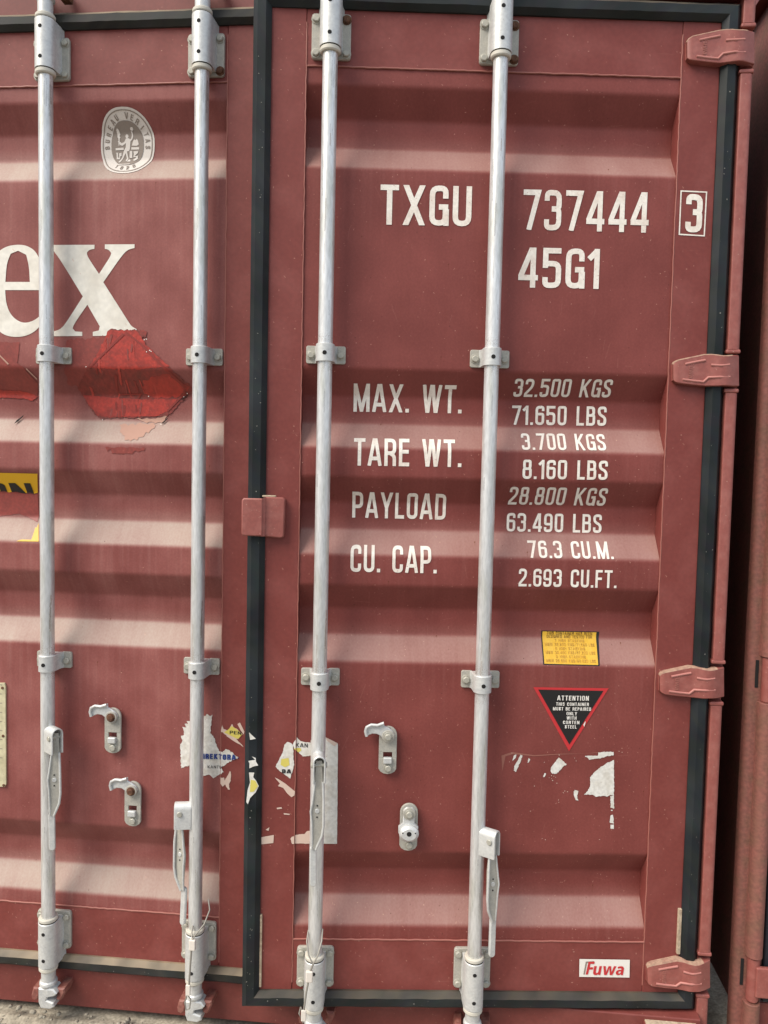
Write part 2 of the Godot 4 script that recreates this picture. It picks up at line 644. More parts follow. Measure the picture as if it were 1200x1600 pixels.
# the painted skin of one pressed door panel: weathered oxide red, dust lying on the up-facing folds, runs, specks and scratches
func panel_skin(sd: int, base: Color, faded: Color, dust_col: Color, dust: float, fade: float, specks: int) -> ImageTexture:
	var W := 800
	var H := 1700
	var blotch := noise(0.006, sd)
	var run := noise(0.03, sd + 3, 3)
	var fine := noise(0.16, sd + 5, 2)
	var data := PackedByteArray()
	data.resize(W * H * 3)
	for y in H:
		var v: float = SEAM_LO + (SEAM_HI - SEAM_LO) * (y + 0.5) / H
		var lie := 0.0
		var drip := 0.0
		for t in tops:
			lie = maxf(lie, smoothstep(t - 0.210, t - 0.196, v) * (1.0 - smoothstep(t - 0.146, t - 0.130, v)))
			lie = maxf(lie, 0.30 * smoothstep(t - 0.15, t - 0.137, v) * (1.0 - smoothstep(t - 0.137, t - 0.095, v)))
			drip = maxf(drip, smoothstep(t - 0.42, t - 0.205, v) * (1.0 - smoothstep(t - 0.204, t - 0.195, v)))
		for x in W:
			var bl: float = blotch.get_noise_2d(x, y)
			var rn: float = run.get_noise_2d(x * 2.2, y * 0.07)
			var fi: float = fine.get_noise_2d(x, y)
			var f: float = clampf(fade * (0.6 + 0.6 * bl + 0.18 * rn), 0.0, 1.0)
			var du: float = clampf(dust * (lie * (0.92 + 0.18 * bl + 0.06 * fi + 0.05 * rn) + drip * maxf(0.0, rn + 0.05) * 0.14 + 0.03 * fi), 0.0, 0.95)
			var g: float = 1.0 + fi * 0.045 + bl * 0.06
			var k: int = (y * W + x) * 3
			data[k] = b8(lerpf(lerpf(base.r, faded.r, f) * g, dust_col.r, du))
			data[k + 1] = b8(lerpf(lerpf(base.g, faded.g, f) * g, dust_col.g, du))
			data[k + 2] = b8(lerpf(lerpf(base.b, faded.b, f) * g, dust_col.b, du))
	var img := Image.create_from_data(W, H, false, Image.FORMAT_RGB8, data)
	var r := RandomNumberGenerator.new()
	r.seed = sd
	var pale := Color(0.80, 0.66, 0.58)
	for i in specks:
		var x := r.randi_range(4, W - 5)
		var y := int(pow(r.randf(), 1.4) * (H - 10)) + 4
		var al := r.randf_range(0.25, 0.85)
		var col := pale if r.randf() < 0.8 else Color(0.25, 0.12, 0.1)
		for j in r.randi_range(1, 3):
			blot(img, x, y, col, al)
			x += r.randi_range(-1, 1)
			y += r.randi_range(0, 1)
	for i in 26:
		var x := r.randi_range(10, W - 10)
		var y := int(r.randf() * (H - 120)) + 60
		var n := r.randi_range(3, 22)
		for q in [[0, 0], [1, 0], [0, 1], [1, 1], [-1, 0], [0, -1]]:
			blot(img, x + q[0], y + q[1], Color(0.36, 0.17, 0.09), 0.7)
		for j in n:
			blot(img, x, y - j, Color(0.36, 0.18, 0.11), 0.45 * (1.0 - float(j) / n))
	for i in specks / 9:
		var x: float = r.randi_range(20, W - 20)
		var y: float = pow(r.randf(), 1.6) * (H - 60) + 20
		var dx := r.randf_range(-0.5, 0.5)
		var dy := 1.0
		if r.randf() < 0.3:
			dx = 1.0
			dy = r.randf_range(-0.3, 0.3)
		var al := r.randf_range(0.06, 0.30)
		for j in r.randi_range(6, 36):
			blot(img, int(x), int(y), pale, al * r.randf_range(0.3, 1.0))
			x += dx
			y += dy
			dx += r.randf_range(-0.08, 0.08)
	return ImageTexture.create_from_image(img)


# galvanised pipe: spangle, rub marks, dull smudges and a little rust by the clamps
func rod_skin() -> ImageTexture:
	var W := 64
	var H := 2000
	var a := noise(0.05, 301, 3)
	var b := noise(0.012, 302, 3)
	var data := PackedByteArray()
	data.resize(W * H * 3)
	for y in H:
		for x in W:
			var s: float = a.get_noise_2d(x * 2.0, y * 0.8)
			var l: float = b.get_noise_2d(x * 1.4, y * 0.5)
			var g: float = 212.0 + 16.0 * s + 22.0 * l
			var k: int = (y * W + x) * 3
			data[k] = clampi(int(g), 0, 255)
			data[k + 1] = clampi(int(g + 1.0), 0, 255)
			data[k + 2] = clampi(int(g + 1.0 - 10.0 * maxf(0.0, -l)), 0, 255)
	var img := Image.create_from_data(W, H, false, Image.FORMAT_RGB8, data)
	var r := RandomNumberGenerator.new()
	r.seed = 303
	for i in 70:
		var x := r.randf_range(4, W - 4)
		var y := r.randf_range(10, H - 80)
		var col := Color(0.42, 0.42, 0.42) if r.randf() < 0.75 else Color(0.44, 0.30, 0.22)
		var al := r.randf_range(0.08, 0.45)
		var wide := r.randi_range(1, 5)
		for j in r.randi_range(6, 70):
			for q in wide:
				blot(img, int(x) + q, int(y), col, al * r.randf_range(0.2, 1.0))
			y += 1.0
			x += r.randf_range(-0.4, 0.4)
	for v in [0.28, 0.98, 1.045, 1.82, 1.885, 2.585]:
		for i in 260:
			blot(img, r.randi_range(0, W - 1), int((v + r.randfn(0.0, 0.010)) / 2.9 * H), Color(0.45, 0.33, 0.25) if r.randf() < 0.5 else Color(0.4, 0.39, 0.37), r.randf_range(0.1, 0.5))
	return ImageTexture.create_from_image(img)


func materials() -> void:
	var red := Color8(119, 57, 52)
	var faded := Color8(138, 78, 73)
	M.panel_r = mat(Color.WHITE, 0.58, 0.0, panel_skin(11, Color8(117, 55, 50), Color8(130, 69, 64), Color8(170, 145, 136), 0.66, 0.55, 1700))
	M.panel_l = mat(Color.WHITE, 0.58, 0.0, panel_skin(29, Color8(122, 61, 57), Color8(146, 92, 87), Color8(172, 158, 146), 0.86, 0.8, 500))
	for e in [[M.panel_r, 0.2249, 1.1740], [M.panel_l, -0.949, 0.0]]:
		var m: StandardMaterial3D = e[0]
		m.uv1_triplanar = false
		m.uv1_world_triplanar = false
		m.uv1_scale = Vector3(1.0 / (e[2] - e[1]), 1.0 / (SEAM_HI - SEAM_LO), 1)
		m.uv1_offset = Vector3(-e[1] / (e[2] - e[1]), -SEAM_LO / (SEAM_HI - SEAM_LO), 0)
		m.metallic_specular = 0.4
	var tp := tile(640, red, faded, 0.5, 0.10, Color8(205, 172, 150), 420, 5)
	M.paint = mat(Color.WHITE, 0.55, 0.0, tp, 1.0)
	M.paint.metallic_specular = 0.4
	M.frame = mat(Color(0.93, 0.90, 0.88), 0.62, 0.0, tp, 1.0)
	M.hinge = mat(Color.WHITE, 0.5, 0.0, tile(256, Color8(138, 76, 69), Color8(150, 92, 84), 0.8, 0.12, Color8(196, 168, 150), 160, 6, 0.03), 3.0)
	M.hinge_dust = mat(Color.WHITE, 0.95, 0.0, tile(128, Color8(164, 134, 114), Color8(146, 106, 92), 1.0, 0.3, Color8(120, 84, 72), 100, 9, 0.06), 6.0)
	M.scuff = mat(Color8(128, 126, 120), 0.9)
	M.hinge_rib = mat(Color8(172, 112, 104), 0.5)
	M.keeper = mat(Color(1.0, 1.0, 1.0), 0.6, 0.0, tile(128, Color8(128, 74, 66), Color8(150, 106, 94), 0.9, 0.2, Color8(110, 66, 50), 60, 7, 0.05), 5.0)
	M.bead = mat(Color8(150, 92, 82), 0.5)
	M.dust = mat(Color.WHITE, 0.95, 0.0, tile(256, Color8(176, 160, 138), Color8(150, 128, 108), 0.8, 0.3, Color8(110, 90, 76), 300, 8, 0.03), 3.0)
	var zinc := tile(512, Color8(204, 205, 203), Color8(188, 190, 190), 0.9, 0.12, Color8(130, 126, 118), 500, 21, 0.03)
	M.zinc = mat(Color.WHITE, 0.45, 0.30, zinc, 2.0)
	M.rod = mat(Color.WHITE, 0.38, 0.5, rod_skin(), 1.0, false)
	M.rod.uv1_scale = Vector3(1.0 / 0.04, 1.0 / 2.9, 1)
	M.rod.uv1_offset = Vector3(0.5, 0, 0)
	M.zinc_dull = mat(Color(0.84, 0.82, 0.78), 0.62, 0.12, zinc, 3.0)
	M.bolt = mat(Color8(214, 210, 198), 0.5, 0.2, zinc, 5.0)
	M.rust = mat(Color.WHITE, 0.85, 0.0, tile(256, Color8(84, 54, 38), Color8(118, 84, 58), 0.9, 0.5, Color8(60, 36, 26), 400, 33, 0.05), 6.0)
	M.hole = mat(Color8(22, 20, 20), 0.9)
	M.rubber = mat(Color.WHITE, 0.5)
	M.rubber.metallic_specular = 0.35
	M.rubber.vertex_color_use_as_albedo = true
	M.letter = mat(Color.WHITE, 0.7, 0.0, tile(512, Color8(232, 226, 216), Color8(216, 202, 190), 0.8, 0.12, Color8(150, 90, 80), 900, 41, 0.02), 1.6)
	M.letter_big = mat(Color.WHITE, 0.7, 0.0, tile(256, Color8(226, 222, 212), Color8(206, 200, 188), 0.8, 0.08, Color8(190, 150, 130), 60, 42, 0.02), 1.6)
	M.paper = mat(Color.WHITE, 0.85, 0.0, tile(256, Color8(214, 212, 206), Color8(190, 184, 172), 0.7, 0.14, Color8(150, 130, 115), 120, 43, 0.03), 3.0)
	M.paper_pink = mat(Color8(205, 182, 168), 0.85)
	M.paper_yellow = mat(Color8(206, 192, 96), 0.8)
	M.ink = mat(Color8(36, 34, 36), 0.7)
	M.ink_blue = mat(Color8(36, 58, 124), 0.7)
	M.black = mat(Color8(24, 22, 22), 0.5)
	M.sign_red = mat(Color8(190, 46, 50), 0.5)
	M.sign_white = mat(Color8(226, 222, 214), 0.6)
	M.yellow = mat(Color.WHITE, 0.5, 0.0, tile(256, Color8(214, 168, 44), Color8(216, 178, 78), 0.7, 0.08, Color8(180, 140, 70), 60, 44, 0.03), 4.0)
	M.caution = mat(Color8(222, 172, 18), 0.5)
	M.yellow_ink = mat(Color8(116, 84, 30), 0.7)
	M.yellow_faint = mat(Color8(188, 144, 56), 0.7)
	M.film = mat(Color.WHITE, 0.42, 0.0, tile(256, Color8(166, 52, 40), Color8(138, 44, 35), 1.0, 0.25, Color8(196, 96, 78), 260, 45, 0.03), 3.0)
	M.film_old = mat(Color.WHITE, 0.5, 0.0, tile(256, Color8(136, 58, 50), Color8(124, 52, 46), 0.9, 0.18, Color8(170, 100, 90), 120, 46, 0.02), 3.0)
	M.film_dark = mat(Color8(104, 38, 32), 0.5)
	M.film_worn = mat(Color.WHITE, 0.5, 0.0, tile(256, Color8(130, 48, 40), Color8(104, 46, 38), 1.0, 0.3, Color8(170, 90, 76), 200, 48, 0.03), 3.0)
	M.film_rub = mat(Color8(146, 92, 80), 0.7)
	M.film_bright = mat(Color8(166, 58, 46), 0.45)
	M.film_line = mat(Color8(130, 43, 34), 0.45)
	M.film_pale = mat(Color8(176, 138, 122), 0.85)
	M.emblem = mat(Color8(212, 204, 196), 0.65)
	M.emblem_dark = mat(Color8(136, 124, 114), 0.7)
	M.plate = mat(Color.WHITE, 0.6, 0.0, tile(128, Color8(196, 188, 156), Color8(176, 168, 136), 0.8, 0.12, Color8(140, 130, 100), 60, 47, 0.04), 4.0)
	M.neigh = mat(Color.WHITE, 0.7, 0.0, tile(512, Color8(130, 80, 71), Color8(116, 80, 66), 1.0, 0.28, Color8(104, 62, 42), 900, 51, 0.02), 1.4)
	M.collar = mat(Color8(196, 192, 180), 0.6)
	M.cable = mat(Color8(150, 146, 138), 0.5, 0.3)
	M.tag = mat(Color8(214, 206, 196), 0.7)
	M.ground = mat(Color.WHITE, 0.95, 0.0, tile(512, Color8(160, 152, 136), Color8(136, 128, 114), 1.0, 0.4, Color8(170, 164, 150), 2500, 61, 0.03), 1.5)
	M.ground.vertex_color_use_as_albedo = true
	M.stone = mat(Color.WHITE, 0.95, 0.0, tile(256, Color8(150, 144, 130), Color8(120, 112, 100), 1.0, 0.4, Color8(176, 170, 158), 300, 62, 0.05), 4.0)


# ---------------------------------------------------------------- door furniture
func arc2(c: Vector2, r: float, a0: float, a1: float, k := 8) -> PackedVector2Array:
	var o := PackedVector2Array()
	for i in k + 1:
		var a: float = lerpf(a0, a1, float(i) / k)
		o.append(c + Vector2(cos(a), sin(a)) * r)
	return o


func rrect(x0: float, y0: float, x1: float, y1: float, r: float) -> PackedVector2Array:
	var o := PackedVector2Array()
	o.append_array(arc2(Vector2(x1 - r, y0 + r), r, -PI / 2, 0, 4))
	o.append_array(arc2(Vector2(x1 - r, y1 - r), r, 0, PI / 2, 4))
	o.append_array(arc2(Vector2(x0 + r, y1 - r), r, PI / 2, PI, 4))
	o.append_array(arc2(Vector2(x0 + r, y0 + r), r, PI, PI * 1.5, 4))
	return o


func hexbolt(r := 0.0095) -> ArrayMesh:
	var st := MB.new()
	var p := PackedVector2Array()
	for i in 6:
		p.append(Vector2(cos(TAU * i / 6 + 0.3), sin(TAU * i / 6 + 0.3)) * r)
	var q := PackedVector2Array()
	for i in 14:
		q.append(Vector2(cos(TAU * i / 14), sin(TAU * i / 14)) * r * 1.3)
	st.extrude(q, 0.0, 0.0018, 0.0006)
	st.extrude(p, 0.0015, 0.0085, 0.0018)
	return st.mesh()


func disc(r: float, z0: float, z1: float, ctr := Vector2.ZERO, k := 16) -> MB:
	var st := MB.new()
	var q := PackedVector2Array()
	for i in k:
		q.append(ctr + Vector2(cos(TAU * i / k), sin(TAU * i / k)) * r)
	st.extrude(q, z0, z1, (z1 - z0) * 0.3)
	return st


# cross section in x, z; pushed along y from y0 to y1
func along_y(st: MB, sec: PackedVector2Array, y0: float, y1: float) -> void:
	var keep := st.xf
	st.xf = keep * Transform3D(Basis(Vector3(1, 0, 0), Vector3(0, 0, 1), Vector3(0, 1, 0)), Vector3(0, y0, 0))
	st.extrude(sec, 0.0, y1 - y0, 0.0015, true)
	st.xf = keep


func hood(r: float, foot: float, w: float) -> PackedVector2Array:
	var o := PackedVector2Array()
	o.append(Vector2(foot, 0.0))
	o.append(Vector2(r + 0.001, 0.010))
	o.append_array(arc2(Vector2(0, w), r, -0.1, PI + 0.1, 14))
	o.append(Vector2(-r - 0.001, 0.010))
	o.append(Vector2(-foot, 0.0))
	return o


var bolt_mesh: ArrayMesh
var guide_lo := {}
var guide_hi := {}
var clamp_meshes := {}


func make_furniture() -> void:
	bolt_mesh = hexbolt()
	for up in [0, 1]:
		var g := {}
		var pl := MB.new()
		pl.extrude(rrect(-0.049, -0.055, 0.049, 0.055, 0.008), -0.002, 0.007, 0.0015)
		g.plate = pl.mesh()
		var sg: float = 1.0 if up == 1 else -1.0
		var sl := MB.new()
		var a: float = -0.044 if up == 1 else -0.082
		along_y(sl, hood(0.0265, 0.032, ROD_W), a, a + 0.126)
		g.sleeve = sl.mesh()
		g.collar = []
		g.gap = []
		g.grease = []
		for e in [[a - 0.014, a - 0.002], [a + 0.128, a + 0.139]]:
			var cl := MB.new()
			var y0: float = e[0]
			var y1: float = e[1]
			cl.lathe([Vector2(0.018, y0), Vector2(0.0235, y0), Vector2(0.0255, y0 + 0.003), Vector2(0.0255, y1 - 0.002), Vector2(0.024, y1), Vector2(0.018, y1)], 24, Vector3(0, 0, ROD_W))
			g.collar.append(cl.mesh())
		for y in [a - 0.002, a + 0.126]:
			var rg := MB.new()
			rg.lathe([Vector2(0.019, y), Vector2(0.0240, y), Vector2(0.0240, y + 0.002), Vector2(0.019, y + 0.002)], 24, Vector3(0, 0, ROD_W))
			g.gap.append(rg.mesh())
		for y in [a + 0.024, a + 0.100]:
			g.grease.append(disc(0.0052, ROD_W + 0.0245, ROD_W + 0.0273, Vector2(-0.001, y), 12).mesh())
		if up == 1:
			guide_hi = g
		else:
			guide_lo = g
	clamp_meshes.ear = []
	for s in [-1.0, 1.0]:
		var ea := MB.new()
		var q := rrect(0.020, -0.0225, 0.0505, 0.0225, 0.005)
		if s < 0:
			q = rrect(-0.0505, -0.0225, -0.020, 0.0225, 0.005)
		ea.extrude(q, -0.006, 0.003, 0.001)
		clamp_meshes.ear.append(ea.mesh())
	var sp := MB.new()
	along_y(sp, hood(0.0235, 0.030, ROD_W), -0.022, 0.022)
	clamp_meshes.strap = sp.mesh()
	var hl := MB.new()
	hl.xf = Transform3D(Basis.IDENTITY, Vector3(0, -0.002, ROD_W + 0.0235))
	var hq := PackedVector2Array()
	for i in 12:
		hq.append(Vector2(cos(TAU * i / 12), sin(TAU * i / 12)) * 0.0055)
	hl.extrude(hq, -0.002, 0.0008, 0.0004)
	clamp_meshes.hole = hl.mesh()


func holder(called: String, parent: Node3D, at: Vector3) -> Node3D:
	var o := Node3D.new()
	o.name = called
	parent.add_child(o, true)
	o.position = at
	return o


func rod_guide(d: Dictionary, u: float, v: float, up: bool, rusty := []) -> void:
	var g := guide_hi if up else guide_lo
	var h := holder("rod_guide", d.node, Vector3(u, v, 0))
	part_mesh("plate", g.plate, M.zinc_dull, h)
	part_mesh("sleeve", g.sleeve, M.zinc, h)
	for k2 in 2:
		part_mesh("collar", g.collar[k2], M.collar, h)
		part_mesh("collar_gap", g.gap[k2], M.hole, h)
		part_mesh("grease_hole", g.grease[k2], M.hole, h)
	var k := 0
	for x in [-0.038, 0.038]:
		for y in [-0.042, 0.040]:
			var b := part_mesh("bolt", bolt_mesh, M.rust if rusty.has(k) else M.bolt, h)
			b.position = Vector3(x, y, 0.007)
			b.rotation.z = k * 0.7 + u
			k += 1


func rod_clamp(d: Dictionary, u: float, v: float) -> void:
	var h := holder("rod_clamp", d.node, Vector3(u, v, 0))
	for k2 in 2:
		part_mesh("ear_plate", clamp_meshes.ear[k2], M.zinc_dull, h)
	part_mesh("strap", clamp_meshes.strap, M.zinc, h)
	part_mesh("strap_hole", clamp_meshes.hole, M.hole, h)
	for x in [-0.038, 0.038]:
		var b := part_mesh("bolt", bolt_mesh, M.bolt, h)
		b.position = Vector3(x, -0.001, 0.003)
		b.rotation.z = u * 9.0 + x * 20.0


func scaled(p: PackedVector2Array, c: Vector2, s: float) -> PackedVector2Array:
	var o := PackedVector2Array()
	for q in p:
		o.append(Vector2((q.x - c.x) / s, -(q.y - c.y) / s))
	return o


func handle_catch(d: Dictionary, u: float, v: float, turned: bool, rusty: bool, label: String) -> void:
	var h := holder("handle_catch", d.node, Vector3(u, v, -0.003))
	h.set_meta("label", label)
	var pl := MB.new()
	# plate left open round its slot
	var outline := PackedVector2Array()
	outline.append_array(arc2(Vector2(0, 0), 0.0235, 0, PI, 10))
	outline.append(Vector2(-0.0235, -0.046))
	outline.append(Vector2(0.0235, -0.046))
	pl.extrude(outline, 0.009, 0.015, 0.0012, true)
	pl.box(Vector3(-0.0177, -0.0535, 0.012), Vector3(0.0116, 0.0150, 0.006), 0.0008)
	pl.box(Vector3(0.0177, -0.0535, 0.012), Vector3(0.0116, 0.0150, 0.006), 0.0008)
	var low := PackedVector2Array()
	low.append(Vector2(0.0235, -0.061))
	low.append(Vector2(-0.0235, -0.061))
	low.append_array(PackedVector2Array([Vector2(-0.0235, -0.090), Vector2(-0.019, -0.098), Vector2(-0.010, -0.1035), Vector2(0.0, -0.105), Vector2(0.010, -0.1035), Vector2(0.019, -0.098), Vector2(0.0235, -0.090)]))
	pl.extrude(low, 0.009, 0.015, 0.0012, true)
	part("plate", pl, M.zinc_dull, h)
	var lip := MB.new()
	lip.box(Vector3(0.0, -0.0660, 0.019), Vector3(0.023, 0.017, 0.012), 0.003)
	part("lip", lip, M.zinc, h)
	for e in [[0.0, 0.028], [-0.088, 0.023]]:
		var sp := MB.new()
		sp.box(Vector3(0.0, e[0], 0.004), Vector3(e[1], e[1], 0.012), 0.003)
		part("spacer", sp, M.zinc_dull, h)
	var b := part_mesh("bolt", bolt_mesh, M.bolt, h)
	b.position = Vector3(0.002, -0.088, 0.015)
	var hk := MB.new()
	if not turned:
		var hp := scaled(pv([455, 270, 430, 230, 385, 195, 340, 175, 335, 133, 265, 160, 200, 155, 150, 180, 133, 230, 152, 290, 185, 275, 215, 262, 265, 265, 300, 285, 330, 320, 385, 335, 440, 320]), Vector2(385, 285), 4106.0)
		hk.extrude(hp, 0.017, 0.023, 0.0018, true)
		# curled rim of the hook
		var rim := []
		for q in scaled(pv([335, 140, 265, 165, 200, 160, 152, 186, 140, 230, 154, 284]), Vector2(385, 285), 4106.0):
			rim.append(Vector3(q.x, q.y, 0.026))
		hk.tube(rim, 0.0042, 8)
	else:
		var cp := scaled(pv([450, 1050, 480, 1025, 535, 1025, 565, 1050, 562, 1180, 600, 1215, 602, 1275, 560, 1335, 505, 1358, 450, 1340, 404, 1285, 404, 1215, 446, 1180]), Vector2(508, 1085), 3776.0)
		hk.extrude(cp, 0.017, 0.024, 0.002, true)
		var cup := oval(Vector2(0.0, -0.0500), 0.026, 0.022, 24, 2.0)
		hk.extrude(cup, 0.022, 0.040, 0.007, true)
	part("hook", hk, M.zinc, h)
	if turned:
		part("hook_hole", disc(0.0065, 0.039, 0.0406, Vector2(0, -0.0475)), M.hole, h)
		part("hook_hole", disc(0.0020, 0.039, 0.0405, Vector2(-0.0165, -0.0450), 8), M.hole, h)
		part("hook_hole", disc(0.0020, 0.039, 0.0405, Vector2(0.0165, -0.0450), 8), M.hole, h)
	var wr := MB.new()
	wr.extrude(oval(Vector2.ZERO, 0.0165, 0.0165, 20, 2.0), 0.022, 0.0265, 0.0012)
	part("washer", wr, M.zinc_dull, h)
	var b2 := part_mesh("bolt", bolt_mesh, M.rust if rusty else M.bolt, h)
	b2.position = Vector3(0, 0, 0.0262)
	b2.rotation.z = u * 11.0


# ---------------------------------------------------------------- locking rods with their handles
func locking_rod(at: Transform3D, label: String, hub_y: float, spin: float, face: float, flip: float) -> void:
	var t := thing("locking_rod", label, "locking rod", at, "upright locking rods on the container doors")
	# the node stands at the foot of the rod, on its axis
	var st := MB.new()
	var pr := []
	var y := 0.12
	while y < 2.72:
		pr.append(Vector2(ROD_R, y))
		y += 0.26
	pr.append(Vector2(ROD_R, 2.72))
	st.lathe(pr, 28)
	part("pipe", st, M.rod, t)
	for e in [0, 1]:
		var cm := MB.new()
		if e == 1:
			cm.xf = Transform3D(Basis(Vector3(1, 0, 0), Vector3(0, -1, 0), Vector3(0, 0, 1)), Vector3(0, 2.872, 0))
		cm.lathe([Vector2(0.0, 0.14), Vector2(0.0195, 0.139), Vector2(0.0195, 0.108), Vector2(0.0235, 0.105), Vector2(0.0245, 0.099), Vector2(0.021, 0.094), Vector2(0.019, 0.085), Vector2(0.0, 0.084)], 20)
		var hook := pv([-0.020, 0.092, 0.024, 0.092, 0.034, 0.080, 0.028, 0.072, 0.006, 0.066, 0.004, 0.058, 0.024, 0.052, 0.026, 0.040, 0.014, 0.033, -0.014, 0.034, -0.020, 0.050])
		cm.extrude(hook, -0.016, 0.020, 0.003, true)
		part("cam", cm, M.zinc, t)
	# handle bracket and handle, built in front of the rod and turned about its axis
	var br := Node3D.new()
	br.name = "handle"
	t.add_child(br, true)
	var hub := Transform3D(Basis(Vector3(0, 1, 0), spin), Vector3.ZERO)
	var arm := Transform3D(Basis(Vector3(0, 1, 0), face), hub * Vector3(0, 0, 0.044)) * Transform3D(Basis.IDENTITY, Vector3(0, 0, -0.044))
	br.position.y = hub_y
	var hb := MB.new()
	hb.xf = hub
	var o := PackedVector2Array()
	o.append(Vector2(0.0165, -0.037))
	o.append_array(arc2(Vector2(0, 0.017), 0.0165, 0.0, PI, 10))
	o.append(Vector2(-0.0165, -0.037))
	o.append(Vector2(-0.0120, -0.037))
	o.append_array(arc2(Vector2(0, 0.017), 0.0120, PI, 0.0, 10))
	o.append(Vector2(0.0120, -0.037))
	hb.extrude(o, 0.012, 0.057, 0.0016, true)
	part("bracket", hb, M.zinc, br)
	var pin := MB.new()
	pin.xf = hub * Transform3D(Basis(Vector3(0, 1, 0), Vector3(1, 0, 0), Vector3(0, 0, -1)), Vector3(0, 0.006, 0.042))
	pin.lathe([Vector2(0.0, -0.0205), Vector2(0.006, -0.0205), Vector2(0.0075, -0.0190), Vector2(0.0075, -0.0170), Vector2(0.005, -0.017), Vector2(0.005, 0.017), Vector2(0.0075, 0.0170), Vector2(0.0075, 0.0190), Vector2(0.006, 0.0205), Vector2(0.0, 0.0205)], 14)
	part("pivot_pin", pin, M.bolt, br)
	var f := flip
	# pressed web with the leaf shaped belly
	var wb := MB.new()
	wb.xf = arm
	var web := pv([-0.008, 0.018, 0.008, 0.018, 0.0105, -0.038, 0.0135, -0.075, 0.013, -0.150, 0.009, -0.178, -0.004, -0.212, -0.015, -0.212, -0.015, -0.180, -0.018, -0.140, -0.020, -0.112, -0.0155, -0.085, -0.0105, -0.040])
	for i in web.size():
		web[i].x *= f
	wb.extrude(web, 0.040, 0.045, 0.001, true)
	part("web", wb, M.zinc_dull, br)
	# rolled edges of the pressing
	var ed := MB.new()
	ed.xf = arm
	var right := [Vector3(0.010 * f, -0.036, 0.045), Vector3(0.0125 * f, -0.078, 0.049), Vector3(0.0135 * f, -0.150, 0.049), Vector3(0.010 * f, -0.178, 0.047), Vector3(-0.005 * f, -0.214, 0.043)]
	var left := [Vector3(-0.0095 * f, -0.036, 0.045), Vector3(-0.0155 * f, -0.087, 0.047), Vector3(-0.0195 * f, -0.112, 0.047), Vector3(-0.0165 * f, -0.140, 0.047), Vector3(-0.0150 * f, -0.180, 0.046), Vector3(-0.0145 * f, -0.212, 0.043)]
	ed.tube(right, 0.0034, 8)
	part("rolled_edge", ed, M.zinc, br)
	ed = MB.new()
	ed.xf = arm
	ed.tube(left, 0.0026, 8)
	part("rolled_edge", ed, M.zinc, br)
	var gp := MB.new()
	gp.xf = arm * Transform3D(Basis(Vector3(0, 0, 1), 0.02 * f) * Basis(Vector3(1, 0, 0), -0.03), Vector3(-0.0105 * f, -0.256, 0.038))
	gp.extrude(rrect(-0.0085, -0.056, 0.0085, 0.050, 0.008), -0.004, 0.004, 0.002, true)
	part("grip", gp, M.zinc, br)
	for e in [[-0.112, 0.0060, 0], [-0.098, 0.0020, 1], [-0.128, 0.0020, 1]]:
		var rv := disc(e[1], 0.0449, 0.0468, Vector2(-0.003 * f, e[0]), 14).mesh()
		part_mesh("rivet", rv, M.zinc if e[2] == 0 else M.hole, br).transform = arm


